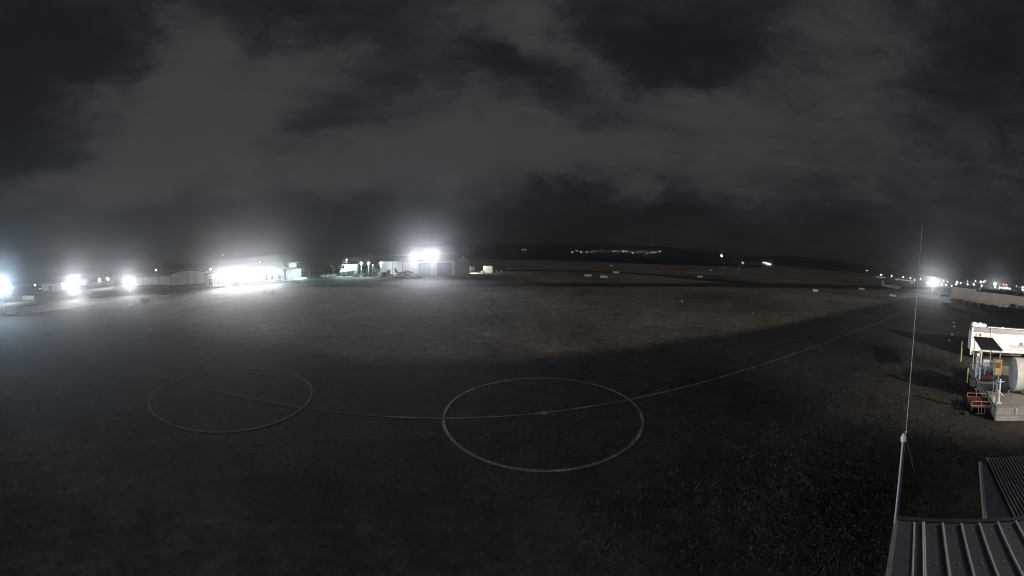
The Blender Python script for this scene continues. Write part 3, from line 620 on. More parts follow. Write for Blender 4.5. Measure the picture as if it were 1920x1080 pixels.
def make_plane(x, y, rz, label, m=WHITE, sc=1):
    t = thing('parked_aircraft', label, 'aircraft', (x, y, 0), rz); t.scale = (sc,) * 3
    rings = []
    for X, r, z in ((4.0, .12, 1.25), (3.8, .42, 1.25), (3.0, .58, 1.3), (2.0, .72, 1.45), (.6, .74, 1.5), (-1, .6, 1.5), (-3, .3, 1.55), (-4.4, .12, 1.65)):
        rings.append([(X, r * .85 * math.cos(a), z + r * math.sin(a)) for a in [k / 12 * 2 * math.pi for k in range(12)]])
    MB().loft(rings).build('fuselage', m, t, smooth=True)
    for sg in (-1, 1): MB().prism([(1.7, 2.12), (.2, 2.12), (.2, 2.26), (1.7, 2.26)], 0 if sg > 0 else -5.4, 5.4 if sg > 0 else 0).build('wing', m, t)
    MB().prism([(-3.2, 1.75), (-4.7, 1.8), (-5.0, 3.5), (-4.3, 3.5)], -.07, .07).build('tail_fin', m, t)
    MB().prism([(-3.7, 1.78), (-4.6, 1.78), (-4.6, 1.88), (-3.7, 1.88)], -1.8, 1.8).build('tailplane', m, t)
    MB().prism([(2.4, 1.9), (1.6, 2.1), (.2, 2.1), (-.3, 1.8), (1.8, 1.75)], -.62, .62).build('window', GLASS, t)
    for X, Y in ((2.9, 0), (.4, 1.0), (.4, -1.0)):
        w = MB().tube((X, Y - .09, .28), (X, Y + .09, .28), .28, seg=12).build('wheel', TYRE, t); MB().tube((X, Y, .3), (X, Y * .6, 1.1), .06, seg=6).build('strut', GREY, t)
    MB().box((4.05, 0, 1.25), (.06, .16, 1.9)).build('propeller', GREY, t)
    return t
x, y = gp(760, 518.6); make_plane(x, y, R(25), 'small dark aircraft with tall tail standing before the big hangar doors', mat('dull_aircraft', (.12, .12, .13), .5, scale=2), 1.0)
x, y = gp(1672, 544.5); make_plane(x, y, R(-62), 'light aircraft parked on the far grass left of the antenna', mat('cream_aircraft', (.5, .44, .36), .5, scale=2), 1.45)

# ------------------------------------------------------------------ airfield markers
mk = None
def marker(px, py, w, label, group='white runway markers on the grass', rz=None):
    global mk
    x, y = gp(px, py); D = math.hypot(x, y); L = w / 622 * D; rz = math.atan2(-x, y) if rz is None else rz
    if mk is None:
        mk = MB().prism([(-.75, 0), (.75, 0), (.5, .45), (.1, .78), (-.1, .78), (-.5, .45)], -.5, .5).build('runway_marker', WHITE)
        o = mk
    else:
        o = mk.copy(); col.objects.link(o)
    o.location = (x, y, 0); o.rotation_euler = (0, 0, rz + math.pi / 2); o.scale = (1.0, L, 1); tag(o, label, 'runway marker', group); return o
for px, py, w, lb in [(1102.5, 518, 13, 'white gable marker, left one of the pair on the mid grass right of the centre'), (1132, 520.6, 14, 'white gable marker, right one of the pair on the mid grass'), (1155, 512, 11, 'white gable marker just above and right of the pair'),
                      (1146, 499.3, 6, 'faint small gable marker farthest out below the town lights'), (1312.5, 520, 10, 'pale gable marker alone in the far grass right of centre'), (1333, 507.5, 6, 'faint small gable marker beyond the lone pale one'),
                      (1529, 546.5, 10, 'white gable marker at the edge of the brown field, far left of the antenna'), (1615.5, 542.8, 10.5, 'white gable marker on the grass left of the light aircraft'), (1674, 555.6, 12.5, 'brightest gable marker, on the brown field tip below the light aircraft'),
                      (271, 564.2, 17, 'grey gable marker on the dark grass under the left floodlight'), (313.5, 557.8, 17, 'grey gable marker below the curved-roof hangar'), (37, 586.5, 13, 'faint gable marker below the low white wall at far left'),
                      (1875.5, 575.2, 8, 'left one of two white markers in the scrub before the warehouse'), (1886, 576, 7, 'right one of two white markers in the scrub before the warehouse'), (496, 547.3, 3.5, 'left tiny white marker under the terminal floodlights'), (510, 547.6, 4.5, 'right tiny white marker under the terminal floodlights')]:
    marker(px, py, w, lb)
def cone(px, py, h, label, m=WHITE, r=.5):
    x, y = gp(px, py); t = thing('cone_marker', label, 'cone marker', (x, y, 0), 0, 'small cone markers on the grass')
    MB().tube((0, 0, .04), (0, 0, h), h * r, h * .12, 12).build('cone', m, t); MB().box((0, 0, .02), (h * 1.2, h * 1.2, .04)).build('base', m, t)
for px, py, h, lb, m in [(247.5, 573, .9, 'small pale cone under the floodlight by the long grey shed', WHITE), (198, 608, .5, 'dim grey cone on the dark field at left', LGREY), (1695, 558, .7, 'small pale cone right of the brightest gable marker', WHITE), (1278.5, 565.5, .3, 'small pale cone on the brown field right of centre', WHITE),
                         (1411, 588.3, .2, 'small pale cone on the lower brown field, right', WHITE), (1334, 590, .16, 'tiny pale cone on the lower brown field, left of the other', LGREY), (1788.5, 605.3, .22, 'upper white cone on the grass left of the fuel trailer', WHITE), (1789.5, 613, .22, 'second white cone on the grass left of the fuel trailer', WHITE),
                         (1785, 627.5, .2, 'third, dimmer cone on the grass left of the fuel trailer', LGREY), (1780, 639.5, .22, 'lowest white cone on the grass left of the fuel trailer', WHITE)]: cone(px, py, h, lb, m)
SIGNY = mat('dull_yellow', (.16, .13, .06), .8, scale=5)
x, y = gp(280, 623); t = thing('tripod_sign', 'small yellow A-frame marker board on the dark field at left', 'sign', (x, y, 0), R(60))
MB().prism([(-.32, 0), (-.26, 0), (0, .5), (-.03, .56)], -.26, .26).build('board', SIGNY, t); MB().prism([(.32, 0), (.26, 0), (0, .5), (.03, .56)], -.26, .26).build('board', SIGNY, t)
x, y = gp(89.5, 628); o = MB().tube((0, 0, 0), (0, 0, .8), .05, .04, 8).ball((0, 0, .82), .07).build('marker_stake', YELP, None, (x, y, 0)); tag(o, 'thin yellow stake on the dark field at far left', 'stake')
x, y = gp(1386.5, 507.5); D = math.hypot(x, y); t = thing('windsock_post', 'slim white post standing alone on the far grass right of centre', 'post', (x, y, 0)); MB().tube((0, 0, 0), (0, 0, 11 / SV * D), .32, .25, 8).build('pole', WHITE, t); MB().box((0, 0, .15), (1.4, 1.4, .3)).build('base', CONC, t)

# ------------------------------------------------------------------ fuel yard on the right
RZ = math.atan2(-.942, .335); U = Vector((.942, .335)); V = Vector((.335, -.942))
def plane_hit(px, py, P0):   # where a ray meets the vertical plane through P0 along V -> (distance along V, height)
    d = ray(px, py); n = U; tt = (P0[0] * n.x + P0[1] * n.y) / (d[0] * n.x + d[1] * n.y)
    return ((d[0] * tt - P0[0]) * V.x + (d[1] * tt - P0[1]) * V.y, H + d[2] * tt)
# fuel trailer
P0 = gp(1818, 672); t = thing('fuel_trailer', 'long white fuel trailer with grey top band and lettering beside the tank yard', 'fuel trailer', (*P0, 0), RZ)
ph = lambda px, py: plane_hit(px, py, P0)
LT = 12.0; ztop = ph(1822, 613)[1]; zb = ph(1822, 622)[1]; xs = ph(1857, 640)[0]
MB().box((LT / 2, 1.25, (zb + .95) / 2), (LT, 2.5, zb - .95), bev=.04).build('body', CREAM, t)
MB().box((LT / 2, 1.25, (zb + ztop) / 2 + .003), (LT - .12, 2.36, ztop - zb), bev=.03).build('top_band', GREY, t)
MB().box((.1, -.03, (ztop + .5) / 2), (.2, .12, ztop - .5)).build('corner_post', WHITE, t)
MB().box((xs, -.03, (ztop + 1.9) / 2), (.1, .08, ztop - 1.9)).build('seam', LGREY, t)
MB().path([(xs - .5, .05, ztop + .12), (LT, .05, ztop + .12)], .06).build('top_rail', WHITE, t)
for k in range(5): MB().tube((xs + .2 + k * 1.6, .05, ztop - .02), (xs + .2 + k * 1.6, .05, ztop + .12), .03).build('rail_post', WHITE, t)
xa, za = ph(1824, 607); xb, _ = ph(1851, 607)
mb = MB(); mb.box(((xa + xb) / 2, .9, ztop + .22), (xb - xa, 1.3, .42), bev=.08); mb.box((xa + .4, .9, ztop + .46), (.5, .6, .1)).box((xb - .8, .9, ztop + .46), (.4, .5, .12)); mb.build('hatch_box', CREAM, t)
xl, zl = ph(1880, 616); MB().ball((xl, -.02, ztop + .16), .12).build('marker_lamp', emat('clearance_lamp', (1, .96, .9), 2.2), t)
for px in (1903, 1858): xl, zl = ph(px, 616); MB().ball((xl, -.02, ztop + .13), .07).build('marker_lamp', WHITE, t)
MB().box((LT / 2, 1.25, .8), (LT - .6, 1.4, .26)).build('chassis', DARK, t)
MB().box((LT / 2 + 1, -.04, 1.05), (LT - 2.2, .16, .2)).build('side_rail', LGREY, t)
for wx in (1.2, 8.6, 9.9):
    for wy in (.25, 2.25):
        w = MB().tube((wx, wy - .16, .5), (wx, wy + .16, .5), .5, seg=20).build('wheel', TYRE, t); MB().tube((wx, wy - .19, .5), (wx, wy + .19, .5), .22, seg=14).build('rim', LGREY, w)
MB().prism([(.4, .95), (.5, 1.2), (.9, 1.4), (1.5, 1.4), (1.9, 1.2), (2.0, .95), (1.9, .95), (1.5, 1.25), (.9, 1.25), (.55, .95)], -.1, .3).build('mudguard', WHITE, t)
xl, zl = ph(1822.3, 661); MB().tube((xl, -.09, zl), (xl, -.01, zl), .16, seg=14).build('reflector', GREY, t)
for (pa, pb) in (((1879, 654.5), (1915, 667)), ((1896, 656), (1912, 666))):
    (x0, z0), (x1, z1) = ph(*pa), ph(*pb); mb = MB()
    for a_, b_ in (((x0, z0), (x1, z0)), ((x1, z0), (x1, z1)), ((x1, z1), (x0, z1)), ((x0, z1), (x0, z0))): mb.tube((a_[0], -.02, a_[1]), (b_[0], -.02, b_[1]), .025, seg=6)
    mb.build('locker_frame', SEAM, t)
(x0, z0), (x1, z1) = ph(1822, 649), ph(1838, 654)
mb = MB()
for z in (ph(1828, 651.5)[1], ph(1828, 656)[1]): mb.box((.9, -.015, z), (1.3, .03, .05))
mb.build('trim', LGREY, t)
def letters(txt, px, py, h, m=INK, name='lettering', parent=t, hit=ph):
    c = bpy.data.curves.new(name, 'FONT'); c.body = txt; c.size = h; c.extrude = .004; c.align_x = 'LEFT'; c.align_y = 'BOTTOM_BASELINE' if False else 'BOTTOM'
    o = bpy.data.objects.new(name, c); col.objects.link(o); c.materials.append(m); o.parent = parent
    x, z = hit(px, py); bpy.context.view_layer.update()
    me = bpy.data.meshes.new_from_object(o); bpy.data.objects.remove(o); o = bpy.data.objects.new(name, me); col.objects.link(o); o.parent = parent
    o.location = (x, -.022, z); o.rotation_euler = (R(90), 0, 0); return o
letters('World', 1892.5, 653.2, .52); letters('Fuel', 1909.5, 653.8, .50)
xg, zg = ph(1914, 651)
mb = MB(); mb.poly([(xg + .36 * math.cos(a), -.024, zg + .16 + .46 * math.sin(a)) for a in [math.pi * k / 20 for k in range(21)]]); mb.build('globe_emblem', LOGO, t)
mb = MB()
for k in (-.18, 0, .18): mb.box((xg + k, -.027, zg + .34), (.02, .004, .34))
mb.box((xg, -.0275, zg + .36), (.6, .004, .02)); mb.build('emblem_lines', LGREY, t)
letters('JR', 1828.5, 630.5, .42)
x_, z_ = ph(1838, 628); MB().poly([(x_ - .2, -.024, z_), (x_, -.024, z_ + .24), (x_ + .2, -.024, z_), (x_, -.024, z_ - .24)]).build('diamond_emblem', mat('emblem_maroon', (.14, .05, .06), .6), t)
# concrete platform
PB = Vector((24.75, 1.95)); ZP = .88
t = thing('concrete_platform', 'raised concrete platform carrying the fuel tank and pumps', 'platform', (PB.x, PB.y, 0), RZ)
mb = MB(); mb.prism([(-.04, 0), (9, 0), (9, ZP), (0, ZP)], 0, 13.4); mb.build('slab', CONC, t)
MB().box((-.05, 6.7, ZP / 2 - .02), (.08, 13.4, ZP - .06)).build('side_wall', CONCD, t)  # side away from the lamp: its shade put into darker concrete
MB().box((4.5, -.12, ZP * .22), (9.2, .24, ZP * .42)).build('footing', CONC, t)
for k, xx in enumerate((1.55,)): MB().box((xx, -.03, ZP / 2 + .12), (.12, .08, ZP * .7)).build('cable_cover', LGREY, t)
def loc(dx, dy): p = PB + V * dx + U * dy; return p.x, p.y
# horizontal tank
c = Vector(at(1898.5, 714.5, 29.3)); rt = 1.34
t = thing('fuel_tank', 'white horizontal fuel tank with shade-greyed dished end on the concrete platform', 'fuel tank', (c.x, c.y, ZP), RZ)
zc = max(c.z - ZP, rt + .08); rings = []
for k in range(9): rings.append((0 + .0, 0))
def ring(x, r): return [(x, r * math.cos(a), zc + r * math.sin(a)) for a in [i / 40 * 2 * math.pi for i in range(40)]]
MB().loft([ring(0, rt), ring(.02, rt + .02), ring(.1, rt + .02), ring(.12, rt), ring(2.4, rt), ring(2.42, rt + .015), ring(2.5, rt + .015), ring(2.52, rt), ring(7, rt)]).build('body', CREAM, t, smooth=True)
MB().loft([ring(-.02, rt - .005)] + [ring(-.17 * math.sin(q), (rt - .005) * math.cos(q)) for q in [k * math.pi / 2 / 8 for k in range(1, 8)]] + [ring(-.17, .01)]).build('dished_end', mat('tank_end_shade', (.27, .27, .27), .55, scale=1.5), t, smooth=True)  # dim end of the tank: shade put into a darker grey
for xx in (.9, 4.6): MB().prism([(-1.0, -.02), (1.0, -.02), (1.1, zc * .55), (-1.1, zc * .55)], xx, xx + .3, 'x').build('saddle', CONC, t)
MB().path([(-.1, -.7, zc - 1.1), (-.5, -.7, zc - 1.1), (-.5, -.7, .05)], .05).build('outlet_pipe', GREY, t)
MB().tube((1.2, 0, zc + rt - .02), (1.2, 0, zc + rt + .18), .3, seg=18).build('manhole', GREY, t)
# canopy over the pumps (dark sloping panel)
TLc = Vector(at(1824.9, 632.1, 36.2)); dv = 2.15
rr = ray(1839.5, 657.3); n3 = None
best = None
for k in range(20, 80):
    s = k * .1
    for j in range(0, 60):
        p = Vector((TLc.x - U.x * s, TLc.y - U.y * s, TLc.z - j * .02)); d = Vector(ray(1839.5, 656)); w = p - Vector((0, 0, H)); e = w.normalized().cross(d.normalized()).length
        if best is None or e < best[0]: best = (e, s, j * .02)
_, SL, DZ = best
t = thing('panel_canopy', 'dark flat sloping canopy panel on a white post over the fuel pumps', 'canopy', (TLc.x, TLc.y, 0), RZ)
zt = TLc.z
mb = MB(); mb.prism([(0, zt), (-SL, zt - DZ), (-SL, zt - DZ + .09), (0, zt + .09)], 0, dv, 'x'); mb.build('panel', PANEL, t)
MB().tube((.1, -SL + .1, ZP), (.1, -SL + .1, zt - DZ), .07).build('post', WHITE, t)
MB().tube((dv - .15, -SL + .3, ZP), (dv - .15, -SL + .3, zt - DZ + .02), .06).build('post', GALV, t)
MB().tube((.15, -.3, ZP), (.15, -.3, zt - .02), .06).build('post', GALV, t)
MB().tube((dv - .15, -.3, ZP), (dv - .15, -.3, zt - .02), .06).build('post', GALV, t)
MB().box((.02, -SL + .02, zt - DZ - .16), (.2, .2, .22)).build('post_cap', WHITE, t)
mb = MB()
for q in (.12, .5, .88): mb.tube((dv * q, -.1, zt - .04), (dv * q, -SL + .1, zt - DZ - .03), .035, seg=6)
mb.build('rafter', GREY, t)
# pump skid under the canopy
c = Vector(at(1851, 690, 32.0)); t = thing('pump_skid', 'jumble of grey pumps and pipes under the dark canopy', 'pump', (c.x, c.y, ZP), RZ)
MB().box((0, 0, .08), (1.9, 2.2, .16)).build('base', CONC, t)
MB().tube((-.5, -.6, .5), (.2, -.6, .5), .26, seg=16).tube((.2, -.6, .5), (.4, -.6, .5), .32, seg=16).build('motor', REDM, t)
MB().tube((-.5, .5, .55), (.3, .5, .55), .28, seg=16).ball((.35, .5, .55), .34).build('pump_body', GREY, t)
mb = MB(); mb.path([(.4, -.6, .5), (.7, -.6, .5), (.7, -.6, 1.7), (-.1, -.6, 1.9), (-.1, .4, 1.9), (-.1, .4, .7)], .055)
mb.path([(-.6, .2, .2), (-.6, .2, 1.5), (.5, .2, 1.6), (.5, -.7, 1.6), (.5, -.7, .3)], .05); mb.path([(-.8, -.9, .2), (-.8, -.9, 1.25), (.1, -.9, 1.3), (.8, -.3, 1.2)], .045); mb.build('pipe', GALV, t)
mb = MB(); mb.path([(-.3, -.7, .3), (-.35, -.75, 1.1), (.25, -.7, 1.35)], .06); mb.build('pipe', LGREY, t)
for p in ((-.1, -.1, 2.0), (.5, -.3, 1.75), (-.8, -.9, 1.4)):
    MB().tube((p[0], p[1], p[2]), (p[0], p[1], p[2] + .05), .16, seg=14).build('valve_wheel', REDM, t)
MB().box((-.35, -.9, 1.75), (.55, .3, .5), bev=.02).build('control_box', WHITE, t)
MB().tube((-.85, .7, .1), (-.85, .7, 1.9), .17, seg=14).build('filter_vessel', LGREY, t)
MB().tube((.75, .7, .1), (.75, .7, 1.6), .2, seg=14).ball((.75, .7, 1.6), .2).build('filter_vessel', GREY, t)
# yellow dispenser cabinet on a post
c = Vector(at(1871, 689, 28.6)); zc = c.z; x, y = c.x, c.y
t = thing('fuel_dispenser', 'yellow dispenser cabinet on a post left of the fuel tank', 'fuel dispenser', (x, y, ZP), RZ); h = zc - ZP
MB().box((0, 0, h), (.58, .42, 1.15), bev=.03).build('cabinet', mat('ochre_cabinet', (.42, .29, .10), .55, scale=4), t)
MB().box((.24, -.215, h), (.1, .03, 1.1)).build('edge_trim', YELP, t)
MB().box((-.06, -.22, h - .12), (.44, .02, .16)).build('label_plate', YELP, t); MB().box((-.06, -.22, h + .22), (.42, .02, .4)).build('display', mat('display_brown', (.16, .10, .05), .4), t)
MB().box((0, 0, h + .6), (.66, .5, .06)).build('cap', YELP, t)
MB().tube((.15, 0, 0), (.15, 0, h - .57), .06).build('post', GALV, t); MB().box((.15, 0, .02), (.3, .3, .04)).build('base', GALV, t)
MB().path([(.3, -.1, h - .4), (.5, -.15, h - .9), (.35, -.2, h - 1.3), (.05, -.15, h - 1.2)], .03).build('hose', DARK, t)
# white pipe stand on the platform edge
x, y = gp(1872.5, 755.8, ZP); t = thing('pipe_stand', 'white pipe stand with crossbar at the platform corner', 'pipe stand', (x, y, ZP), RZ)
hh = 1.75
MB().tube((0, 0, .03), (0, 0, hh), .065, seg=12).build('pipe', WHITE, t); MB().box((.02, 0, .03), (.42, .3, .06)).build('base', WHITE, t)
MB().tube((-.2, 0, hh - .18), (.32, 0, hh - .18), .025).build('crossbar', WHITE, t); MB().tube((-.2, -.05, hh - .75), (.34, -.05, hh - 1.2), .03).build('brace', WHITE, t)
MB().tube((-.25, .25, .02), (-.25, .25, hh - .1), .04).build('pipe', GREY, t); MB().box((-.34, .2, .25), (.14, .2, .5)).build('junction_box', WHITE, t)
MB().path([(-.42, .5, .02), (-.42, .5, 1.45), (-.36, .5, 1.5)], .035).build('pipe', GREY, t)
# red cart
x, y = gp(1836, 768); cpos = (sum(a[0] for a in (gp(1814, 744, .55), gp(1848, 744, .55), gp(1821, 762, .55), gp(1858, 762, .55))) / 4, sum(a[1] for a in (gp(1814, 744, .55), gp(1848, 744, .55), gp(1821, 762, .55), gp(1858, 762, .55))) / 4)
t = thing('flatbed_cart', 'small red flatbed cart with end rails beside the concrete platform', 'cart', (*cpos, 0), R(-69))
W2, L2, zd = .78, 1.05, .55
MB().box((0, 0, zd - .05), (W2 * 2, L2 * 2, .1)).build('deck', REDM, t)
mb = MB()
for i in range(7): mb.box((-W2 + .12 + i * .22, 0, zd + .012), (.17, L2 * 2 - .06, .02))
mb.build('deck_boards', REDM, t)
for sg in (-1, 1):
    mb = MB(); yy = sg * (L2 - .03)
    mb.path([(-W2, yy, zd), (-W2, yy, zd + .32), (W2, yy, zd + .32), (W2, yy, zd)], .025); mb.tube((0, yy, zd), (0, yy, zd + .32), .022).tube((-W2, yy, zd + .02), (W2, yy, zd + .02), .025); mb.build('end_rail', REDP, t)
mb = MB(); mb.path([(0, L2, zd + .1), (0, L2 + .35, zd + .5), (0, L2 + .35, zd + .55)], .025); mb.tube((-.18, L2 + .35, zd + .55), (.18, L2 + .35, zd + .55), .025); mb.build('handle', REDP, t)
mb = MB(); mb.path([(.02, -L2, zd - .08), (.02, -L2 - .1, .03), (.3, -L2 - .1, .03), (.3, -L2, zd - .08)], .022); mb.path([(-.22, -L2, zd - .08), (-.22, -L2 - .12, .03)], .022).path([(-.45, -L2 - .12, .03), (.3, -L2 - .12, .03)], .022); mb.build('drawbar', REDP, t)
for wx in (-.7, .7):
    for wy in (-.65, .65): w = MB().tube((wx - .06, wy, .22), (wx + .06, wy, .22), .22, seg=16).build('wheel', TYRE, t)
# bollards and small yard things
for (pb, ptop, r, m, lb) in (((1801.5, 672), 640, .035, YELP, 'thin pale pole left of the two fuel yard bollards'), ((1801.5, 678), 653.5, .07, YELP, 'yellow bollard at the near corner of the fuel trailer'), ((1813.5, 718), 690, .06, YEL, 'yellow bollard with white top beside the platform side wall')):
    x, y = gp(*pb); D = math.hypot(x, y); h = (pb[1] - ptop) / SV * math.hypot(D, 8) * 1.02
    t = thing('bollard', lb, 'bollard', (x, y, 0), 0, 'fuel yard bollards'); MB().tube((0, 0, 0), (0, 0, h), r, seg=12).build('post', m, t); MB().tube((0, 0, h * .62), (0, 0, h + .02), r * 1.08, seg=12).build('sleeve', WHITE if m is YEL else YELP, t)
x, y = gp(1823.5, 724); t = thing('metal_bin', 'small dull red bin by the platform side wall behind the cart', 'bin', (x, y, 0), RZ)
MB().loft([[(a * .24, b * .24, .02) for a, b in ((-1, -1), (1, -1), (1, 1), (-1, 1))], [(a * .3, b * .3, .6) for a, b in ((-1, -1), (1, -1), (1, 1), (-1, 1))]]).build('bin_body', mat('dull_red', (.14, .09, .08), .8, scale=5), t); MB().box((0, 0, .63), (.64, .64, .06), bev=.02).build('lid', GREY, t)
x, y = gp(1812, 777); t = thing('wheel_chock', 'dark block lying on the grass left of the red cart', 'block', (x, y, 0), R(20)); MB().prism([(-.35, 0), (.35, 0), (.3, .14), (-.2, .2)], -.18, .18).build('block', TYRE, t)
# yard floodlight that lights the trailer, just outside the frame
t = thing('floodlight_mast', 'tall yard floodlight mast lighting the fuel trailer from the right', 'floodlight', (22, -28, 0), R(70))
MB().tube((0, 0, 0), (0, 0, 12.6), .14, .08).build('pole', GALV, t); MB().box((.2, 0, 12.7), (.5, .9, .35), bev=.03).build('lamp_housing', GREY, t); MB().box((.46, 0, 12.7), (.02, .8, .28)).build('lamp_lens', E_WHITE, t)
lamp(t, (.9, 0, 12.7), 44000, (1, .86, .73), .15, spot=(66, Matrix.Rotation(-R(70), 3, 'Z') @ Vector((39 - 22, 5 + 28, 1.5 - 12.7))))

lamp(t, (.75, -.9, 12.5), 95000, (1, .88, .76), .15, spot=(85, Matrix.Rotation(-R(70), 3, 'Z') @ Vector((150 - 22, 38 + 28, 2 - 12.4))))
MB().box((.4, -.9, 12.5), (.4, .5, .3), bev=.03).build('lamp_housing', GREY, t)
t = thing('lamp_post', 'small lamp post standing beside the lower corrugated roof, out of the picture', 'lamp post', (8.6, -5.2, 0), R(130))
MB().tube((0, 0, 0), (0, 0, 10.2), .06, .045).build('pole', GALV, t); MB().box((.14, 0, 10.2), (.34, .26, .16), bev=.02).build('lamp_housing', GREY, t)
lamp(t, (.4, 0, 10.15), 1100, (1, .93, .86), .08, spot=(44, Matrix.Rotation(-R(130), 3, 'Z') @ Vector((4.2 - 8.6, .1 + 5.2, 6.4 - 10.2))))
# ------------------------------------------------------------------ the near roofs, antenna
ZR = 6.7
def rloc(o, dx, dy): return
PR = Vector(gp(1684, 975, ZR))
t = thing('metal_roof', 'ribbed grey metal roof in the bottom right corner below the camera', 'roof', (PR.x, PR.y, 0), RZ)
mb = MB(); mb.box((2.6, -2.6, ZR - .02), (5.2, 5.2, .04)); mb.build('roof_sheet', RMETAL, t)
rib_px = [1714, 1731.5, 1767, 1802, 1836, 1871, 1906]
rib_x = [(Vector(gp(px, 982, ZR)) - PR).dot(V) for px in rib_px]; st = (rib_x[-1] - rib_x[1]) / 5
rib_x += [rib_x[-1] + st * k for k in range(1, 18)]
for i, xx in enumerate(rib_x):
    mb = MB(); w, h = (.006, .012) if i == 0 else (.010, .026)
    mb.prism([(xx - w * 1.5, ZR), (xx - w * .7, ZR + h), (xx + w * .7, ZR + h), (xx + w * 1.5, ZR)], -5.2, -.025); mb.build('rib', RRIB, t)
    if i and i < 10:
        mb = MB()
        for k in range(7): mb.tube((xx + st * .5, -.12 - k * .5, ZR), (xx + st * .5, -.12 - k * .5, ZR + .008), .008, seg=8)
        mb.build('screw', GALV, t)
MB().box((2.6, .03, ZR - .10), (5.26, .06, .22)).build('fascia', DARK, t)
MB().box((-.02, -2.6, ZR - .04), (.04, 5.2, .1)).build('barge_flashing', FLASH, t)
MB().box((2.65, -2.7, ZR / 2 - .1), (5.0, 5.0, ZR - .26)).build('wall', WALLP, t)
# lower corrugated roof
ZL = 4.8; PL = Vector(gp(1838, 868, ZL))
t = thing('corrugated_roof', 'lower finely corrugated roof with grey barge cap behind the ribbed roof', 'roof', (PL.x, PL.y, 0), RZ)
q0 = (Vector(gp(1850, 858, ZL)) - PL); cx, cy = q0.dot(V), q0.dot(U)
q1 = (Vector(gp(1911, 968, ZL)) - PL); cx1 = q1.dot(V)
mb = MB(); step = .082; n = 52; prev = None
for i in range(n * 6 + 1):
    xx = cx + i * step / 6; zz = ZL + .012 * math.cos(i / 6 * 2 * math.pi); sk = 0
    a = mb.bm.verts.new((xx + (cx1 - cx), cy - 4.2, zz - .16)); b = mb.bm.verts.new((xx, cy, zz))
    if prev: mb.bm.faces.new((prev[0], a, b, prev[1]))
    prev = (a, b)
mb.build('corrugated_sheet', RMETAL, t, smooth=False)
mb = MB()
for i in range(n + 1): mb.prism([(-.011, 0), (0, .012), (.011, 0)], 0, 1); break
mb.bm.free(); mb = MB()
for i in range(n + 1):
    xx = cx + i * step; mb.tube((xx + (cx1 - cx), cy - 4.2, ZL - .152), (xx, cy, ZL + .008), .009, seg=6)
mb.build('ridge_lines', RRIB, t)  # pale tubes put the light on the crests into the colour
qe = Vector(gp(1848, 978, ZL)) - PL
qv, qu = qe.dot(V), qe.dot(U)
MB().poly([(0, -.03, ZL - .06), (qv, qu, ZL - .11), (qv * 1.6, qu * 1.6, ZL - .14), (cx1 + .06, cy - 4.3, ZL - .22), (cx + .04, cy - .02, ZL - .05)]).build('flashing', mat('valley_sheet', (.10, .11, .125), .6, .2, scale=2.5), t)
MB().path([(0, 0, ZL), (qe.dot(V), qe.dot(U), ZL - .05)], .042, 12).ball((0, 0, ZL), .045).build('barge_cap', FLASH, t, smooth=True)
MB().box((2.9, -2.2, ZL / 2 - .6), (4.4, 3.6, ZL - 1.2)).build('wall', DARK, t)
# antenna mast at the roof corner
D0 = 3.06
b0 = at(1684, 990, D0); t0 = at(1693.3, 824, D0); t = thing('antenna_mast', 'thin vertical radio antenna on a pale pole at the roof corner', 'antenna', (t0[0], t0[1], 0), 0)
zb_, zt_ = 6.35, t0[2]
MB().tube((0, 0, zb_), (0, 0, zt_), .0105, seg=12).build('pole', GALV, t, smooth=True)
MB().tube((.0, 0, zt_ - .02), (0, 0, zt_ + .012), .020, .024, 14).tube((0, 0, zt_ + .012), (0, 0, zt_ + .035), .026, .018, 14).ball((0, 0, zt_ + .045), .014).build('insulator', INSUL, t, smooth=True)
w0 = at(1698.5, 812, D0); wx, wy = w0[0] - t0[0], w0[1] - t0[1]; zw = w0[2]
ztip = at(1727, 421, D0)[2]
MB().tube((wx, wy, zw - .06), (wx, wy, zw + 1.05), .0026, .0022, 8).tube((wx, wy, zw + 1.05), (wx, wy, ztip), .0018, .0011, 8).build('whip', LGREY, t, smooth=True)
MB().box((wx * .5, wy * .5, zt_ - .01), (abs(wx) + .035, .014, .014), (0, 0, math.atan2(wy, wx))).ball((wx, wy, zw - .045), .012).build('clamp', GALV, t)
MB().ball((wx, wy, zw + .01), .009).build('joint', GALV, t)
MB().tube((wx, wy, zb_ + .1), (wx, wy, zw - .05), .003, seg=6).build('cable', DARK, t)
MB().ball((wx, wy, zw + 1.06), .0055).build('joint', GALV, t)
g1 = at(1716, 890, D0 + .6); MB().tube((wx, wy, zw - .03), (g1[0] - t0[0], g1[1] - t0[1], g1[2]), .0012, seg=5).build('guy_wire', GREY, t)

# ------------------------------------------------------------------ rough scrub in front of the roof
mb = MB()
for _ in range(1700):
    px = random.gauss(1610, 95); py = random.gauss(945, 62)
    if not (1380 < px < 1735 and 835 < py < 1110): continue
    x, y = gp(px, py)
    if px > 1670 and py > 960: continue
    hgt = random.uniform(.06, .26) * (1.2 if py > 900 else .8)
    for k in range(random.randint(5, 11)):
        a = random.uniform(0, 6.28); ln = random.uniform(.05, .5) * hgt; w = random.uniform(.005, .014)
        b0_ = Vector((x + random.gauss(0, .1), y + random.gauss(0, .1), 0)); tip = b0_ + Vector((math.cos(a) * ln, math.sin(a) * ln, hgt * random.uniform(.6, 1))); s = Vector((-math.sin(a), math.cos(a), 0)) * w; mid = (b0_ + tip) / 2 + Vector((0, 0, .06))
        mb.bm.faces.new([mb.bm.verts.new(v) for v in (b0_ - s, b0_ + s, mid + s, mid - s)]); mb.bm.faces.new([mb.bm.verts.new(v) for v in (mid - s, mid + s, tip)])
o = mb.build('scrub', DRYLEAF); tag(o, 'rough dry scrub growing before the ribbed roof', 'ground cover', kind='stuff')
mb = MB()
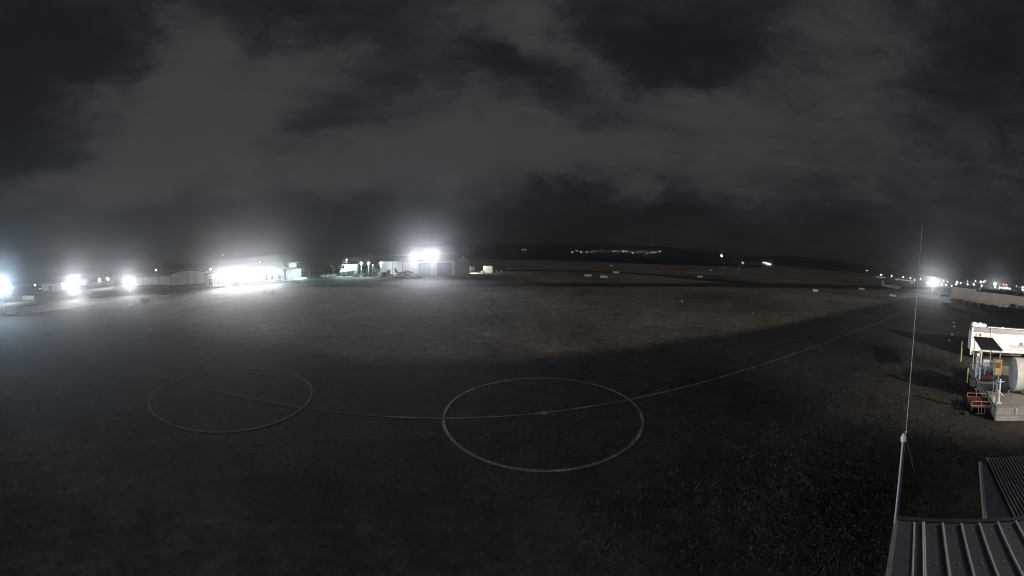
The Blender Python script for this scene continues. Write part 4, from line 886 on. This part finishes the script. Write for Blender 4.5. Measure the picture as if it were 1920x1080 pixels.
for _ in range(900):
    px = random.gauss(1600, 85); py = random.gauss(950, 58)
    if not (1400 < px < 1690 and 850 < py < 1100) or (px > 1665 and py > 955): continue
    x, y = gp(px, py); leaf_cloud(mb, (x, y, .14), (.22, .22, .15), 9, .05)
o = mb.build('weeds', LEAFD); tag(o, 'leafy weeds among the dry scrub before the roof', 'ground cover', kind='stuff')
# grass tufts on the near verge and by the yard
mb = MB()
for _ in range(5200):
    px = random.uniform(1080, 1870); py = random.uniform(600, 1070)
    x, y = gp(px, py); s_ = (x * nx_ + (y - 19.6 / math.cos(TH)) * ny_)
    if s_ > -8.4 or x < 4 and y < 3: continue
    if (Vector((x, y)) - PB).dot(V) > -.15 and (Vector((x, y)) - PB).dot(U) > -.3: continue
    D = math.hypot(x, y); h = random.uniform(.05, .16)
    for k in range(4):
        a = random.uniform(0, 6.28); w = .012 + D * .0006; b0_ = Vector((x + random.gauss(0, .08), y + random.gauss(0, .08), 0)); tip = b0_ + Vector((math.cos(a) * h * .7, math.sin(a) * h * .7, h)); s = Vector((-math.sin(a), math.cos(a), 0)) * w
        mb.bm.faces.new([mb.bm.verts.new(v) for v in (b0_ - s, b0_ + s, tip)])
o = mb.build('grass_tufts', DRYLEAF); tag(o, 'short dry grass tufts on the verge', 'grass', kind='stuff')

# ------------------------------------------------------------------ haze
HZ = dict(dens=.0004, g=.93)
mb = MB(); mb.box((0, 0, 47), (6200, 6200, 96)); hz_ = mb.build('haze', MATS['dark_trim']); tag(hz_, 'thin night haze over the airfield', 'haze', kind='stuff')
m = bpy.data.materials.new('haze_air'); m.use_nodes = True; nt = m.node_tree; nt.nodes.clear()
out = nt.nodes.new('ShaderNodeOutputMaterial'); pv = nt.nodes.new('ShaderNodeVolumePrincipled')
pv.inputs['Color'].default_value = (.66, .67, .68, 1); pv.inputs['Density'].default_value = HZ['dens']; pv.inputs['Anisotropy'].default_value = HZ['g']
nt.links.new(pv.outputs['Volume'], out.inputs['Volume']); hz_.data.materials[0] = m
m.cycles.volume_sampling = 'MULTIPLE_IMPORTANCE'; m.cycles.homogeneous_volume = True

# ------------------------------------------------------------------ night sky with moonlit cloud
w = bpy.data.worlds.new('World'); scn.world = w; w.use_nodes = True; nt = w.node_tree; N = nt.nodes; L = nt.links; N.clear()
def mth(op, a, b=None, c=None):
    n = N.new('ShaderNodeMath'); n.operation = op
    for i, v in enumerate((a, b, c)):
        if v is None: continue
        if isinstance(v, (int, float)): n.inputs[i].default_value = v
        else: L.new(v, n.inputs[i])
    return n.outputs[0]
tc = N.new('ShaderNodeTexCoord'); sx = N.new('ShaderNodeSeparateXYZ'); L.new(tc.outputs['Generated'], sx.inputs[0])
az = mth('ARCTAN2', sx.outputs[0], sx.outputs[1]); el = mth('ARCSINE', sx.outputs[2])
def skynoise(scale, sxy, det, ro, off=0, dist=0):
    cb = N.new('ShaderNodeCombineXYZ'); L.new(mth('MULTIPLY', az, sxy[0]), cb.inputs[0]); L.new(mth('MULTIPLY', el, sxy[1]), cb.inputs[1]); cb.inputs[2].default_value = off
    n = N.new('ShaderNodeTexNoise'); n.inputs['Scale'].default_value = scale; n.inputs['Detail'].default_value = det; n.inputs['Roughness'].default_value = ro; n.inputs['Distortion'].default_value = dist
    L.new(cb.outputs[0], n.inputs['Vector']); return n.outputs['Fac']
wa = mth('SUBTRACT', skynoise(3.4, (1, 1.7), 7, .62, 3.1), .5); wb = mth('SUBTRACT', skynoise(3.4, (1, 1.7), 7, .62, 9.7), .5)
azw = mth('ADD', az, mth('MULTIPLY', wa, .50)); elw = mth('ADD', el, mth('MULTIPLY', wb, .30))
BL = [  # cloud banks (+) and gaps (-): photo-surveyed azimuth/elevation centres, widths (degrees), tilt, weight
    (330, 70, 6, 5, 0, .40), (260, 190, 9, 9, 40, .45), (480, 150, 18, 7, 5, .40), (390, 260, 20, 8, 25, .30), (600, 120, 12, 5, -5, .16), (160, 350, 12, 4, 15, .38), (400, 330, 26, 5, 0, .30),
    (640, 300, 9, 4, 10, .34), (860, 240, 16, 6, 10, .42), (1000, 250, 16, 5, -5, .42), (1050, 70, 11, 3.2, -52, .70), (920, 20, 9, 4, -25, .40), (1190, 240, 14, 7, 0, .34), (1400, 210, 16, 6, 10, .36), (1520, 90, 12, 8, 35, .34), (1640, 120, 12, 10, 0, .22), (1560, 330, 20, 6, 0, .20), (1150, 320, 18, 4, 0, .22), (100, 170, 5, 3, 10, .10), (1800, 300, 12, 8, 0, .12), (900, 340, 18, 4, 0, .22),
    (60, 80, 13, 8, 0, -.55), (60, 190, 9, 5, 25, -.35), (210, 130, 4, 4, 30, -.25), (560, 30, 16, 3.5, -5, -.42), (640, 225, 9, 3.4, 18, -.55), (780, 160, 9, 4, 0, -.22), (1080, 190, 11, 3.8, -18, -.75), (1240, 70, 11, 4, -8, -.5), (1340, 95, 10, 4, 10, -.3), (1330, 150, 11, 2.2, -12, -.6), (1860, 60, 9, 8, -40, -.45), (1720, 165, 7, 3, -25, -.25), (1090, 380, 14, 2.5, -3, -.42), (250, 405, 22, 2.4, 0, -.40), (620, 395, 16, 2.0, 0, -.20), (1350, 430, 34, 4.2, 0, -.36), (700, 425, 20, 2, 0, -.2), (1000, 400, 14, 2, 0, -.2), (960, 110, 4, 4, -30, -.35), (60, 300, 9, 2, 10, -.2), (1750, 250, 9, 2, -20, -.15), (30, 240, 7, 3, 10, -.3)]
acc = None
wv = N.new('ShaderNodeCombineXYZ'); L.new(azw, wv.inputs[0]); L.new(elw, wv.inputs[1])
for px, py, su, sv_, rot, amp in BL:
    d = ray(px, py); a0 = math.atan2(d[0], d[1]); e0 = math.asin(d[2] / math.sqrt(sum(q * q for q in d)))
    mp = N.new('ShaderNodeMapping'); mp.vector_type = 'TEXTURE'; L.new(wv.outputs[0], mp.inputs['Vector'])
    mp.inputs['Location'].default_value = (a0, e0, 0); mp.inputs['Rotation'].default_value = (0, 0, R(rot)); mp.inputs['Scale'].default_value = (R(su), R(sv_), 1)
    dt = N.new('ShaderNodeVectorMath'); dt.operation = 'DOT_PRODUCT'; L.new(mp.outputs[0], dt.inputs[0]); L.new(mp.outputs[0], dt.inputs[1])
    acc = mth('MULTIPLY_ADD', mth('POWER', .60, dt.outputs['Value']), amp, acc if acc is not None else 0.0)
fine = mth('SUBTRACT', skynoise(4.2, (1, 2.6), 9, .62, 1.3, .7), .5); fine2 = mth('SUBTRACT', skynoise(11, (1, 3.2), 8, .68, 5.5, .8), .5)
den = mth('ADD', mth('ADD', mth('MULTIPLY_ADD', acc, .74, .37), mth('MULTIPLY', fine, 1.05)), mth('MULTIPLY', fine2, .42))
rp = N.new('ShaderNodeValToRGB'); L.new(den, rp.inputs['Fac']); e = rp.color_ramp.elements
rp.color_ramp.interpolation = 'B_SPLINE'
e[0].position = 0; e[0].color = (.0078, .0084, .0096, 1); e[1].position = 1.0; e[1].color = (.043, .043, .0455, 1)
q = e.new(.35); q.color = (.0125, .0140, .0162, 1); q = e.new(.65); q.color = (.028, .0290, .0315, 1)
# the clear night air itself: Nishita sky with the sun (moon) low, almost black at this strength
sky = N.new('ShaderNodeTexSky'); sky.sky_type = 'NISHITA'; sky.sun_disc = False; sky.sun_elevation = R(38); sky.sun_rotation = R(150)
scl = N.new('ShaderNodeVectorMath'); scl.operation = 'SCALE'; L.new(sky.outputs[0], scl.inputs[0]); scl.inputs['Scale'].default_value = .0002
ad = N.new('ShaderNodeVectorMath'); ad.operation = 'ADD'; L.new(rp.outputs[0], ad.inputs[0]); L.new(scl.outputs[0], ad.inputs[1])
bg = N.new('ShaderNodeBackground'); L.new(ad.outputs[0], bg.inputs[0]); bg.inputs[1].default_value = 1.0
wo = N.new('ShaderNodeOutputWorld'); L.new(bg.outputs[0], wo.inputs[0])
w.cycles.sampling_method = 'NONE'

# moonlight through the cloud
sl = bpy.data.lights.new('moon', 'SUN'); sl.energy = .37; sl.angle = R(40); sl.color = (.98, .97, 1)
so = bpy.data.objects.new('moon', sl); col.objects.link(so); so.rotation_euler = (R(52), 0, R(20))

# ------------------------------------------------------------------ camera
cd = bpy.data.cameras.new('camera'); cam = bpy.data.objects.new('camera', cd); col.objects.link(cam)
cd.type = 'PANO'; cd.panorama_type = 'EQUIRECTANGULAR'
cd.longitude_min = -FOV / 2; cd.longitude_max = FOV / 2; cd.latitude_min = -540 / SV; cd.latitude_max = 540 / SV
cd.clip_start = .05; cd.clip_end = 20000
# roll about the view axis, then pitch down
Mr = Matrix.Rotation(ROLL, 4, 'Y'); Mp = Matrix.Rotation(-PITCH, 4, 'X')
cam.matrix_world = Matrix.Translation((0, 0, H)) @ Mp @ Mr @ Matrix.Rotation(R(90), 4, 'X')
scn.camera = cam

# ------------------------------------------------------------------ render settings
scn.view_settings.view_transform = 'Standard'; scn.view_settings.look = 'None'; scn.view_settings.exposure = .15; scn.view_settings.gamma = 1
scn.render.engine = 'CYCLES'; cy = scn.cycles
cy.filter_width = 1.1; cy.max_bounces = 4; cy.diffuse_bounces = 2; cy.glossy_bounces = 2; cy.volume_bounces = 1; cy.transparent_max_bounces = 8
cy.sample_clamp_indirect = .35; cy.sample_clamp_direct = 0; cy.caustics_reflective = False; cy.caustics_refractive = False
cy.use_denoising = True
